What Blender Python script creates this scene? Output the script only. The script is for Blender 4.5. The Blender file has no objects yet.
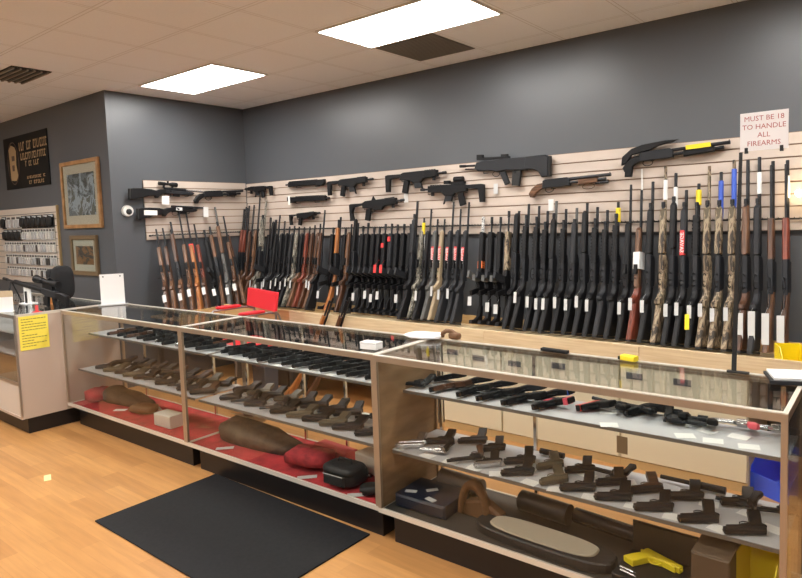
import bpy, math, random
from mathutils import Vector, Matrix
random.seed(7)
C = bpy.context.scene.collection
PI = math.pi

# ------------------------------------------------------------------ camera
CX, CY, CZ, YAW, PITCH, ROLL, F, PX, PY = 2.0749, -2.1974, 1.6182, -.6592, -.0759, -.0311, 624.35, 30.04, -23.01
EYE = Vector((CX, CY, CZ))
fwd = Vector((math.sin(YAW) * math.cos(PITCH), math.cos(YAW) * math.cos(PITCH), math.sin(PITCH)))
rt0 = Vector((math.cos(YAW), -math.sin(YAW), 0)); up0 = rt0.cross(fwd)
RT = math.cos(ROLL) * rt0 + math.sin(ROLL) * up0
UP = -math.sin(ROLL) * rt0 + math.cos(ROLL) * up0
cd = bpy.data.cameras.new('camera'); cam = bpy.data.objects.new('camera', cd); C.objects.link(cam)
M = Matrix((RT, UP, -fwd)).transposed().to_4x4(); M.translation = EYE
cam.matrix_world = M
cd.sensor_fit = 'HORIZONTAL'; cd.sensor_width = 36; cd.lens = F / 802 * 36
cd.shift_x = -PX / 802; cd.shift_y = PY / 802; cd.clip_start = .02
bpy.context.scene.camera = cam

def at(u, v, ax, val):
    """point where the sight line of a pixel meets the plane ax = val"""
    d = fwd + (u - 401 - PX) / F * RT - (v - 289 - PY) / F * UP
    i = 'xyz'.index(ax)
    return EYE + d * ((val - EYE[i]) / d[i])

# ------------------------------------------------------------------ materials
MATS = {}
def mat(name, col=(.5, .5, .5), rough=.5, metal=0., spec=.5, emit=None, es=0., noise=0., nscale=20., bump=0., bscale=80.):
    if name in MATS: return MATS[name]
    m = bpy.data.materials.new(name); m.use_nodes = True; MATS[name] = m
    nt = m.node_tree; b = nt.nodes['Principled BSDF']
    b.inputs['Base Color'].default_value = (*col, 1); b.inputs['Roughness'].default_value = rough
    b.inputs['Metallic'].default_value = metal; b.inputs['Specular IOR Level'].default_value = spec
    if emit:
        b.inputs['Emission Color'].default_value = (*emit, 1); b.inputs['Emission Strength'].default_value = es
    if noise or bump:
        tc = nt.nodes.new('ShaderNodeTexCoord')
    if noise:
        n = nt.nodes.new('ShaderNodeTexNoise'); n.inputs['Scale'].default_value = nscale; n.inputs['Detail'].default_value = 4
        r = nt.nodes.new('ShaderNodeValToRGB')
        r.color_ramp.elements[0].position = .3; r.color_ramp.elements[1].position = .7
        r.color_ramp.elements[0].color = (*[c * (1 - noise) for c in col], 1)
        r.color_ramp.elements[1].color = (*[min(1, c * (1 + noise)) for c in col], 1)
        nt.links.new(tc.outputs['Object'], n.inputs['Vector']); nt.links.new(n.outputs['Fac'], r.inputs['Fac'])
        nt.links.new(r.outputs['Color'], b.inputs['Base Color'])
    if bump:
        n2 = nt.nodes.new('ShaderNodeTexNoise'); n2.inputs['Scale'].default_value = bscale
        bp = nt.nodes.new('ShaderNodeBump'); bp.inputs['Strength'].default_value = bump; bp.inputs['Distance'].default_value = .01
        nt.links.new(tc.outputs['Object'], n2.inputs['Vector']); nt.links.new(n2.outputs['Fac'], bp.inputs['Height'])
        nt.links.new(bp.outputs['Normal'], b.inputs['Normal'])
    return m

def wood_mat(name, dark, light, scale=(3, 40, 40), rough=.35):
    if name in MATS: return MATS[name]
    m = mat(name, light, rough); nt = m.node_tree; b = nt.nodes['Principled BSDF']
    tc = nt.nodes.new('ShaderNodeTexCoord'); mp = nt.nodes.new('ShaderNodeMapping'); mp.inputs['Scale'].default_value = scale
    n = nt.nodes.new('ShaderNodeTexNoise'); n.inputs['Scale'].default_value = 2.; n.inputs['Detail'].default_value = 5
    r = nt.nodes.new('ShaderNodeValToRGB'); r.color_ramp.elements[0].position = .35; r.color_ramp.elements[1].position = .65
    r.color_ramp.elements[0].color = (*dark, 1); r.color_ramp.elements[1].color = (*light, 1)
    nt.links.new(tc.outputs['Object'], mp.inputs[0]); nt.links.new(mp.outputs[0], n.inputs['Vector'])
    nt.links.new(n.outputs['Fac'], r.inputs[0]); nt.links.new(r.outputs[0], b.inputs['Base Color'])
    return m

def camo_mat(name, cols, scale=28, stretch=.35):
    if name in MATS: return MATS[name]
    m = mat(name, cols[0], .6); nt = m.node_tree; b = nt.nodes['Principled BSDF']
    tc = nt.nodes.new('ShaderNodeTexCoord'); mp = nt.nodes.new('ShaderNodeMapping'); mp.inputs['Scale'].default_value = (stretch, 1, 1)
    n = nt.nodes.new('ShaderNodeTexNoise'); n.inputs['Scale'].default_value = scale; n.inputs['Detail'].default_value = 3; n.inputs['Distortion'].default_value = 1.5
    r = nt.nodes.new('ShaderNodeValToRGB'); r.color_ramp.interpolation = 'CONSTANT'
    ps = [0, .42, .5, .58]
    r.color_ramp.elements[1].position = ps[1]
    for p in ps[2:]: r.color_ramp.elements.new(p)
    for e, c in zip(r.color_ramp.elements, cols): e.color = (*c, 1)
    nt.links.new(tc.outputs['Object'], mp.inputs[0]); nt.links.new(mp.outputs[0], n.inputs['Vector'])
    nt.links.new(n.outputs['Fac'], r.inputs[0]); nt.links.new(r.outputs[0], b.inputs['Base Color'])
    return m

def glass_mat(name='glass', ior=1.5, tint=(.93, .96, .95), rough=0.0):
    if name in MATS: return MATS[name]
    m = bpy.data.materials.new(name); m.use_nodes = True; MATS[name] = m
    nt = m.node_tree; nt.nodes.clear()
    o = nt.nodes.new('ShaderNodeOutputMaterial'); mx = nt.nodes.new('ShaderNodeMixShader')
    t = nt.nodes.new('ShaderNodeBsdfTransparent'); t.inputs[0].default_value = (*tint, 1)
    g = nt.nodes.new('ShaderNodeBsdfGlossy'); g.inputs['Roughness'].default_value = rough
    # angle dependent reflectance of a pane, the same from both faces
    ge = nt.nodes.new('ShaderNodeNewGeometry'); dt = nt.nodes.new('ShaderNodeVectorMath'); dt.operation = 'DOT_PRODUCT'
    nt.links.new(ge.outputs['Normal'], dt.inputs[0]); nt.links.new(ge.outputs['Incoming'], dt.inputs[1])
    def mm(op, a, b=None):
        n = nt.nodes.new('ShaderNodeMath'); n.operation = op
        for i, q in enumerate((a, b)):
            if q is None: continue
            if isinstance(q, (int, float)): n.inputs[i].default_value = q
            else: nt.links.new(q, n.inputs[i])
        return n.outputs[0]
    r0 = ((ior - 1) / (ior + 1)) ** 2
    pw = mm('POWER', mm('SUBTRACT', 1., mm('ABSOLUTE', dt.outputs['Value'])), 5.)
    fr = mm('ADD', mm('MULTIPLY', pw, 1 - r0), r0)
    nt.links.new(fr, mx.inputs[0]); nt.links.new(t.outputs[0], mx.inputs[1]); nt.links.new(g.outputs[0], mx.inputs[2])
    nt.links.new(mx.outputs[0], o.inputs[0])
    return m

GUNK = mat('black_polymer', (.006, .006, .007), .5, spec=.3)
STEEL = mat('blued_steel', (.014, .015, .018), .38, .2, spec=.4)
GREYG = mat('grey_polymer', (.09, .09, .085), .5)
DGREY = mat('dark_grey_polymer', (.020, .021, .024), .5, spec=.3)
TANG = mat('tan_polymer', (.34, .26, .16), .55)
SILV = mat('stainless_steel', (.55, .55, .56), .25, .9)
WAL = wood_mat('walnut', (.035, .016, .009), (.12, .052, .026))
BRN = wood_mat('brown_wood', (.06, .028, .014), (.20, .098, .05))
ORG = wood_mat('orange_wood', (.25, .08, .02), (.46, .18, .05))
RED = wood_mat('red_wood', (.10, .022, .012), (.24, .055, .03))
CAM = camo_mat('camo', [(.03, .022, .014), (.17, .12, .075), (.33, .26, .17), (.09, .07, .04)], 20)
CAMG = camo_mat('grey_camo', [(.04, .04, .03), (.16, .15, .12), (.30, .28, .23), (.09, .08, .06)])
WHT = mat('white_card', (.8, .8, .78), .6)
GTAG = mat('grey_white_tag', (.55, .56, .56), .5)
YEL = mat('yellow_label', (.85, .66, .02), .5)
REDL = mat('red_label', (.75, .05, .05), .5)
BLUL = mat('blue_wrap', (.04, .10, .50), .5)
PINK = mat('pink_rubber', (.75, .10, .14), .45)
BLK = mat('matte_black', (.01, .01, .01), .6)
ALU = mat('champagne_aluminium', (.44, .35, .26), .34, .6)
ALUL = mat('bright_aluminium', (.72, .68, .60), .35, .35)
CHR = mat('chrome', (.6, .6, .6), .15, 1.)
GLS = glass_mat('glass', 1.42)
GLF = glass_mat('front_glass', 1.34, (.93, .93, .91))
SHELF = mat('grey_white_shelf', (.50, .50, .52), .45)
KICK = mat('black_kick_laminate', (.012, .010, .010), .45)

# ------------------------------------------------------------------ mesh builder
class MB:
    def __init__(s): s.v = []; s.f = []; s.sm = []
    def add(s, vs, fs, mx=None, smooth=False):
        n = len(s.v)
        s.v += [tuple(mx @ Vector(p)) if mx else tuple(p) for p in vs]
        s.f += [tuple(i + n for i in f) for f in fs]; s.sm += [smooth] * len(fs)
        return s
    def box(s, lo, hi, mx=None, ch=0.):
        x0, y0, z0 = lo; x1, y1, z1 = hi
        if ch > 0:
            return s.prism([(x0, z0), (x1, z0), (x1, z1), (x0, z1)], y0, y1, ch, mx)
        vs = [(x0, y0, z0), (x1, y0, z0), (x1, y1, z0), (x0, y1, z0), (x0, y0, z1), (x1, y0, z1), (x1, y1, z1), (x0, y1, z1)]
        return s.add(vs, [(0, 3, 2, 1), (4, 5, 6, 7), (0, 1, 5, 4), (1, 2, 6, 5), (2, 3, 7, 6), (3, 0, 4, 7)], mx)
    def prism(s, poly, y0, y1, ch=.003, mx=None):
        """polygon in XZ, extruded along Y from y0 to y1 with chamfered rims"""
        n = len(poly)
        ar = sum(poly[i][0] * poly[(i + 1) % n][1] - poly[(i + 1) % n][0] * poly[i][1] for i in range(n))
        if ar < 0: poly = poly[::-1]
        ins = []
        for i in range(n):
            a, b, c = Vector(poly[i - 1]), Vector(poly[i]), Vector(poly[(i + 1) % n])
            e1 = (b - a); e2 = (c - b)
            if e1.length < 1e-9 or e2.length < 1e-9: ins.append(tuple(b)); continue
            e1.normalize(); e2.normalize()
            n1 = Vector((-e1.y, e1.x)); n2 = Vector((-e2.y, e2.x)); q = n1 + n2
            if q.length < .2: q = n1
            q.normalize(); ins.append(tuple(b + q * ch / max(.5, q.dot(n1))))
        rings = [(ins, y0), (poly, y0 + ch), (poly, y1 - ch), (ins, y1)]
        vs = [(p[0], y, p[1]) for r, y in rings for p in r]
        fs = []
        for k in range(3):
            for i in range(n):
                j = (i + 1) % n; fs.append((k * n + i, k * n + j, (k + 1) * n + j, (k + 1) * n + i))
        fs.append(tuple(range(n - 1, -1, -1))); fs.append(tuple(3 * n + i for i in range(n)))
        return s.add(vs, fs, mx)
    def cyl(s, a, b, r, r2=None, n=12, mx=None, smooth=True):
        a = Vector(a); b = Vector(b); r2 = r if r2 is None else r2
        d = (b - a).normalized(); t = Vector((0, 0, 1)) if abs(d.z) < .9 else Vector((1, 0, 0))
        p = d.cross(t).normalized(); q = d.cross(p)
        vs = []
        for c, rr in ((a, r), (b, r2)):
            for i in range(n):
                w = 2 * PI * i / n; vs.append(c + p * math.cos(w) * rr + q * math.sin(w) * rr)
        s.add(vs, [(i, (i + 1) % n, n + (i + 1) % n, n + i) for i in range(n)], mx, smooth)
        return s.add(vs, [tuple(range(n - 1, -1, -1)), tuple(range(n, 2 * n))], mx)
    def tube(s, pts, r, n=8, mx=None):
        pts = [Vector(p) for p in pts]
        vs = []; prev = None
        for i, p in enumerate(pts):
            d = (pts[min(i + 1, len(pts) - 1)] - pts[max(i - 1, 0)]).normalized()
            if prev is None: prev = d.cross(Vector((0, 0, 1)) if abs(d.z) < .9 else Vector((0, 1, 0))).normalized()
            prev = (prev - d * prev.dot(d)).normalized(); q = d.cross(prev)
            for k in range(n):
                w = 2 * PI * k / n; vs.append(p + prev * math.cos(w) * r + q * math.sin(w) * r)
        fs = []
        for i in range(len(pts) - 1):
            for k in range(n):
                j = (k + 1) % n; fs.append((i * n + k, i * n + j, (i + 1) * n + j, (i + 1) * n + k))
        s.add(vs, fs, mx, True)
        L = len(pts) - 1
        return s.add(vs, [tuple(range(n - 1, -1, -1)), tuple(L * n + k for k in range(n))], mx)
    def blob(s, c, r, mx=None, nu=14, nv=8, jit=0., e=.6):
        rx, ry, rz = r; vs = []; fs = []
        for j in range(nv + 1):
            ph = PI * j / nv
            for i in range(nu):
                w = 2 * PI * i / nu; k = 1 + random.uniform(-jit, jit)
                sx = math.copysign(abs(math.cos(w)) ** e, math.cos(w)); sy = math.copysign(abs(math.sin(w)) ** e, math.sin(w))
                z = math.copysign(abs(math.cos(ph)) ** e, math.cos(ph)); q = math.sin(ph) ** e
                vs.append((c[0] + rx * k * sx * q, c[1] + ry * k * sy * q, c[2] + rz * z * k))
        for j in range(nv):
            for i in range(nu):
                i2 = (i + 1) % nu; fs.append((j * nu + i, (j + 1) * nu + i, (j + 1) * nu + i2, j * nu + i2))
        return s.add(vs, fs, mx, True)
    def mesh(s, name, m):
        me = bpy.data.meshes.new(name); me.from_pydata(s.v, [], s.f)
        me.polygons.foreach_set('use_smooth', s.sm)
        if m: me.materials.append(m)
        me.validate(); me.update()
        return me
    def build(s, name, m, parent=None):
        o = bpy.data.objects.new(name, s.mesh(name, m)); C.objects.link(o)
        if parent: o.parent = parent
        return o

def tag(o, label=None, cat=None, group=None, kind=None):
    if label: o['label'] = label
    if cat: o['category'] = cat
    if group: o['group'] = group
    if kind: o['kind'] = kind
    return o
def empty(name, loc=(0, 0, 0), rz=0, mx=None):
    o = bpy.data.objects.new(name, None); C.objects.link(o); o.empty_display_size = .05
    if mx is not None: o.matrix_world = mx
    else: o.location = loc; o.rotation_euler = (0, 0, rz)
    return o
def kids(o): return [c for c in bpy.data.objects if c.parent == o]
def copy_tree(o, parent=None, ch=None):
    c = o.copy(); C.objects.link(c); c.parent = parent
    for k in TREE.get(o.name, []): copy_tree(k, c)
    return c
TREE = {}
def reg(o):   # remember the children of a prototype
    TREE[o.name] = [c for c in bpy.data.objects if c.parent == o]
    for c in TREE[o.name]: reg(c)
    return o
def frame_mx(origin, X, Z):
    """matrix with local X along X, local Z as near Z as it can"""
    X = Vector(X).normalized(); Z = Vector(Z); Z = (Z - X * Z.dot(X)).normalized(); Y = Z.cross(X)
    m = Matrix((X, Y, Z)).transposed().to_4x4(); m.translation = Vector(origin); return m
def text_mesh(txt, size, m, parent, mx, name='lettering', ext=.0006, space=1.0, align='CENTER'):
    cu = bpy.data.curves.new('t', 'FONT'); cu.body = txt; cu.size = size; cu.extrude = ext; cu.align_x = align; cu.align_y = 'CENTER'; cu.space_line = space
    cu.resolution_u = 2
    o = bpy.data.objects.new('t', cu); C.objects.link(o)
    dg = bpy.context.evaluated_depsgraph_get(); me = bpy.data.meshes.new_from_object(o.evaluated_get(dg))
    bpy.data.objects.remove(o)
    me.materials.clear(); me.materials.append(m); me.transform(mx)
    p = bpy.data.objects.new(name, me); C.objects.link(p); p.parent = parent
    return p
ORD = ['first', 'second', 'third', 'fourth', 'fifth', 'sixth', 'seventh', 'eighth', 'ninth', 'tenth', 'eleventh', 'twelfth', 'thirteenth', 'fourteenth', 'fifteenth', 'sixteenth', 'seventeenth', 'eighteenth', 'nineteenth', 'twentieth', 'twenty-first', 'twenty-second', 'twenty-third', 'twenty-fourth', 'twenty-fifth']

# ------------------------------------------------------------------ room
XS, YW, YB, ZC = -4.1936, 2.3761, .7845, 2.9639
GX, GY, T = -1.3174, .894, .6096
XL, XR, YF = -8.6, 3.6, -5.6
WALL = mat('dark_grey_paint', (.088, .094, .103), .36, spec=.5, bump=.05, bscale=120)

def struct(name, mb, m, parent=None):
    o = mb.build(name, m, parent)
    if parent is None: o['kind'] = 'structure'
    return o
# floor : pale maple laminate
FL = mat('maple_laminate', (.6, .33, .13), .32); nt = FL.node_tree; b = nt.nodes['Principled BSDF']
tc = nt.nodes.new('ShaderNodeTexCoord')
br = nt.nodes.new('ShaderNodeTexBrick'); br.offset = .37; br.inputs['Scale'].default_value = 1
br.inputs['Brick Width'].default_value = .62; br.inputs['Row Height'].default_value = .1; br.inputs['Mortar Size'].default_value = .0006
br.inputs['Color1'].default_value = (.43, .212, .072, 1); br.inputs['Color2'].default_value = (.54, .28, .10, 1); br.inputs['Mortar'].default_value = (.36, .17, .06, 1)
mp = nt.nodes.new('ShaderNodeMapping'); mp.inputs['Scale'].default_value = (1.2, 14, 1)
ns = nt.nodes.new('ShaderNodeTexNoise'); ns.inputs['Scale'].default_value = 2.5; ns.inputs['Detail'].default_value = 5
mx_ = nt.nodes.new('ShaderNodeMix'); mx_.data_type = 'RGBA'; mx_.blend_type = 'MULTIPLY'; mx_.inputs[0].default_value = .55
rr = nt.nodes.new('ShaderNodeValToRGB'); rr.color_ramp.elements[0].color = (.72, .68, .62, 1); rr.color_ramp.elements[0].position = .3
rr.color_ramp.elements[1].color = (1.1, 1.08, 1.05, 1); rr.color_ramp.elements[1].position = .7
nt.links.new(tc.outputs['Object'], br.inputs['Vector']); nt.links.new(tc.outputs['Object'], mp.inputs[0]); nt.links.new(mp.outputs[0], ns.inputs['Vector'])
nt.links.new(ns.outputs['Fac'], rr.inputs[0]); nt.links.new(br.outputs['Color'], mx_.inputs[6]); nt.links.new(rr.outputs[0], mx_.inputs[7])
nt.links.new(mx_.outputs[2], b.inputs['Base Color'])
struct('floor', MB().box((XL - .1, YF - .1, -.1), (XR + .1, YW + .1, 0)), FL)

# ceiling : 2 x 2 ft lay-in tiles in a T grid (dark reveal lines beside each bar)
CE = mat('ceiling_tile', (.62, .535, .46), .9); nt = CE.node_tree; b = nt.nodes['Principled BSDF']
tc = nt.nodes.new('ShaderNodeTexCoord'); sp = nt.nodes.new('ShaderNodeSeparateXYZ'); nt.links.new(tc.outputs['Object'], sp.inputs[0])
def mth(op, a, bv=None, c=None):
    n = nt.nodes.new('ShaderNodeMath'); n.operation = op
    for i, q in enumerate((a, bv, c)):
        if q is None: continue
        if isinstance(q, (int, float)): n.inputs[i].default_value = q
        else: nt.links.new(q, n.inputs[i])
    return n.outputs[0]
def edge(sock, off):
    t = mth('ADD', sock, -off + 100 * T); t = mth('DIVIDE', t, T); t = mth('FRACT', t); t = mth('SUBTRACT', t, .5); t = mth('ABSOLUTE', t)
    d = mth('SUBTRACT', .5, t)                        # distance to bar centre, in tiles
    return mth('COMPARE', d, .0215, .0045), mth('LESS_THAN', d, .0215)
ex, bx_ = edge(sp.outputs[0], GX); ey, by_ = edge(sp.outputs[1], GY)
ln = mth('MAXIMUM', ex, ey); bar = mth('MAXIMUM', bx_, by_)
ln = mth('MULTIPLY', ln, mth('SUBTRACT', 1., mth('MULTIPLY', bar, .35)))
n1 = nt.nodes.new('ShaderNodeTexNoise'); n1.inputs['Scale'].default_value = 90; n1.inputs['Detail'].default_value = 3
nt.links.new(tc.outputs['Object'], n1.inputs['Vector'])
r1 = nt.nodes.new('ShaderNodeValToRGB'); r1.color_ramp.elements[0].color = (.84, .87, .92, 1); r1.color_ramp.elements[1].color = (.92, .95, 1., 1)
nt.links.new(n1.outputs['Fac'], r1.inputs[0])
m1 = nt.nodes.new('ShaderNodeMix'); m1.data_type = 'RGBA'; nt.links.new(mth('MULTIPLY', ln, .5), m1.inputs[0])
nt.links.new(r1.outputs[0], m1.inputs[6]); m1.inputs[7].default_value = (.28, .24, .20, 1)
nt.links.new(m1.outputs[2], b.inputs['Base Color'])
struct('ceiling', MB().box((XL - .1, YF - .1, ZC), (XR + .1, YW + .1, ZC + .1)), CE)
struct('wall_back', MB().box((XS - .1, YW, 0), (XR + .1, YW + .1, ZC)), WALL)
struct('wall_side', MB().box((XS - .1, YB, 0), (XS, YW, ZC)), WALL)
struct('wall_front_left', MB().box((XL, YB, 0), (XS - .1, YB + .1, ZC)), WALL)
WARM = mat('light_warm_paint', (.45, .41, .36), .7)
struct('wall_left', MB().box((XL - .1, YF, 0), (XL, YB + .1, ZC)), WARM)
struct('wall_right', MB().box((XR, YF, 0), (XR + .1, YW, ZC)), WALL)
struct('wall_front', MB().box((XL - .1, YF - .1, 0), (XR + .1, YF, ZC)), WARM)

# lights : 2 x 4 ft troffers on an 8 ft pattern
LM = mat('troffer_lens', (.9, .9, .9), .5, emit=(1., .975, .94), es=25)
LF = mat('troffer_frame', (.7, .68, .64), .5)
k = 0
lab = {(-1, 0): 'lit rectangular ceiling light above the corner of the grey side wall',
       (0, 0): 'large lit rectangular ceiling light nearest the dark grey ceiling grille'}
for i in range(-2, 2):
    for j in range(-2, 1):
        x0 = GX + 4 * T * i if i >= 0 else GX - 1.2443 - 2 * T + 4 * T * (i + 1)
        y0 = GY + 4 * T * j
        if y0 < YF + .2 or (j == 0 and i == -2): continue
        t = empty('ceiling_light', (x0 + T, y0 + T / 2, ZC - .012))
        tag(t, lab.get((i, j), 'lit rectangular ceiling light out of the photo, %s row %s place' % (ORD[-j], ORD[i + 2])), 'light', 'ceiling lights')
        mb = MB(); a, c = T - .012, T / 2 - .012
        for lo, hi in (((-a, -c, 0), (a, -c + .018, .012)), ((-a, c - .018, 0), (a, c, .012)), ((-a, -c + .018, 0), (-a + .018, c - .018, .012)), ((a - .018, -c + .018, 0), (a, c - .018, .012))): mb.box(lo, hi)
        mb.build('light_frame', LF, t)
        MB().box((-a + .018, -c + .018, .004), (a - .018, c - .018, .010)).build('light_lens', LM, t)
t = empty('ceiling_grille', (GX + T / 2, GY + 1.5 * T, ZC - .008))
tag(t, 'dark grey square return grille in the ceiling beside the large light', 'vent')
MB().box((-.28, -.28, .003), (.28, .28, .008)).build('grille_plate', mat('grille_grey', (.12, .115, .10), .7), t)
mb = MB()
for q in range(18): mb.box((-.27, -.265 + q * .03, 0), (.27, -.255 + q * .03, .003))
mb.build('louvre', mat('louvre_grey', (.21, .2, .18), .6), t)
t = empty('ceiling_vent', (-4.06, 0.0, ZC - .02)); tag(t, 'dark slotted air vent in the ceiling at the left edge', 'vent')
MB().box((-.3, -.15, .012), (.3, .15, .02)).build('vent_plate', BLK, t)
mb = MB()
for q in range(6): mb.box((-.29, -.14 + q * .052, 0), (.29, -.125 + q * .052, .012))
mb.build('louvre', mat('vent_louvre', (.25, .22, .18), .5), t)

# ------------------------------------------------------------------ slat walls
SLW = mat('slatwall_maple', (.56, .47, .40), .5, noise=.05, nscale=3)
GRV = mat('slat_groove', (.25, .16, .10), .6)
def slatwall(name, L, z0, z1, label, mx, pitch=.0762):
    t = empty(name, mx=mx); tag(t, label, 'slatwall')
    mb = MB(); z = z1; n = int(round((z1 - z0) / pitch)); ph = (z1 - z0) / n
    for q in range(n): mb.box((0, -.019, z0 + q * ph + .0045), (L, 0, z0 + (q + 1) * ph - .0045))
    mb.build('slat_board', SLW, t)
    MB().box((0, -.009, z0), (L, 0.0, z1)).build('groove_backing', GRV, t)
    return t
ZS0, ZS1 = 1.47, 2.092
slatwall('slatwall_panel', 5.9, ZS0, ZS1, 'long pale slatwall panel on the back wall behind the gun row', Matrix.Translation((XS + .02, YW - .001, 0)))
slatwall('slatwall_panel', YW - .03 - 1.107, ZS0 + .015, ZS1 + .01, 'short pale slatwall panel on the grey side wall', frame_mx((XS + .001, YW - .03, 0), (0, -1, 0), (0, 0, 1)) @ Matrix.Scale(-1, 4, (0, 1, 0)) if False else frame_mx((XS + .001, 1.107, 0), (0, 1, 0), (0, 0, 1)))
YS = YW - .021   # front of the slatwall
# prong rails the barrels lean on
def prong_rail(mx, L, label):
    mb = MB().box((0, -.016, -.005), (L, -.012, .005)).box((0, -.012, -.008), (.02, 0, .008)).box((L - .02, -.012, -.008), (L, 0, .008))
    for q in range(int(L / .03)): mb.cyl((.015 + q * .03, -.014, .0), (.015 + q * .03, -.062, .012), .0022, n=5)
    o = mb.build('prong_rail', BLK); o.matrix_world = mx; tag(o, label, 'rail')
prong_rail(Matrix.Translation((XS + .05, YS, 1.545)), 5.85, 'thin black prong rail along the back wall slatwall')
prong_rail(frame_mx((XS + .022, 1.13, 1.53), (0, 1, 0), (0, 0, 1)), 1.1, 'thin black prong rail on the side wall slatwall')
struct('trim_1', MB().box((XS, YW - .012, ZS0 - .02), (XR, YW, ZS0 - .002)), BLK)

# ------------------------------------------------------------------ gun trough and cabinets
PINE = wood_mat('pale_pine', (.66, .50, .29), (.80, .65, .42), (1.5, 8, 30), .5)
PIN2 = wood_mat('honey_pine', (.52, .33, .14), (.62, .42, .20), (1.5, 8, 30), .5)
TLEG = mat('dark_steel_leg', (.05, .05, .05), .5)
YT = 1.6; ZD = .70; ZT = .792
def xat(u, v): return at(u, v, 'y', YT).x
cuts = [-3.62, at(289, 311, 'y', YT).x, -.40, .743, 3.0]
for q, (a, c) in enumerate(zip(cuts[:-1], cuts[1:])):
    t = empty('gun_trough', (a, YT, 0))
    tag(t, ['short honey coloured pine gun trough behind the red chair', 'long pale pine gun trough behind the middle display case', 'pale pine gun trough behind the right display case', 'pale pine gun trough at the right end under the sign'][q], 'trough', 'pine gun troughs')
    L = c - a - .003; P = PIN2 if q == 0 else PINE
    MB().box((0, 0, ZD - .012), (L, .02, ZT)).build('front_board', P, t)
    MB().box((0, .02, ZD - .02), (L, YW - YT - .004, ZD)).build('deck', P, t)
    MB().box((0, YW - YT - .16, ZD), (L, YW - YT - .14, ZD + .075)).build('back_rest', PIN2, t)
    MB().box((0, .02, ZD), (.018, .10, ZT - .03)).build('end_board', P, t)
    if q == 1: MB().box((.06, .05, .192), (L - .46, .60, .212)).build('lower_shelf', P, t)
    if q < 2:
        for sx in (.05, L - .1):
            if q == 1 and sx > 1: sx = L - .50
            MB().box((sx, .05, 0), (sx + .05, .10, ZD - .02)).build('leg', TLEG, t)
            MB().box((sx, .62, 0), (sx + .05, .67, ZD - .02)).build('leg', TLEG, t)
# side wall trough
t = empty('gun_trough', (-3.62, 1.1, 0)); tag(t, 'pine gun trough along the grey side wall', 'trough', 'pine gun troughs')
MB().box((-.02, 0, ZD - .12), (0, YT - 1.1 - .001, ZT - .02)).build('front_board', PIN2, t)
MB().box((XS + 3.625, 0, ZD - .02), (-.02, YW - 1.105, ZD)).build('deck', PIN2, t)
MB().box((-.05, .02, 0), (-.02, .06, ZD - .02)).build('leg', TLEG, t)
MB().box((-.5, .02, 0), (-.46, .06, ZD - .02)).build('leg', TLEG, t)
# cream base cabinets
CRM = mat('cream_cabinet_door', (.78, .73, .56), .42)
CRB = mat('cream_cabinet_body', (.55, .49, .34), .5)
edges = [-.785, -.256, .62, 1.362]
for q in range(3):
    a, c = edges[q], edges[q + 1]
    t = empty('base_cabinet', (a, 1.585, 0))
    tag(t, ['cream base cabinet under the gun trough, leftmost of three', 'cream base cabinet under the gun trough, middle of three', 'cream base cabinet under the gun trough beside the blue bin'][q], 'cabinet', 'cream base cabinets')
    MB().box((0, .035, 0), (c - a - .002, .6, .677)).build('cabinet_body', CRB, t)
    w = c - a; nd = 1
    for z0, z1 in ((.06, .672),):
        for d in range(nd):
            dr = MB().box((.006 + d * w / nd, .012, z0), (w / nd * (d + 1) - .008, .034, z1), ch=.002).build('door', CRM, t)
    MB().box((0, .02, 0), (w - .002, .034, .052)).build('plinth', mat('plinth_gold', (.60, .44, .22), .5), t)
    bl = MB()
    for px_, pz in {0: ((-.684, .602), (-.449, .58)), 1: ((-.144, .575), (.196, .60)), 2: ((.714, .597), (1.002, .597))}[q]:
        if pz: bl.box((px_ - a - .05, .006, pz - .02), (px_ - a + .05, .0115, pz + .02))
    bl.build('label_holder', mat('label_holder_grey', (.10, .10, .11), .4), t)['label'] = 'dark label holders'

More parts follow.
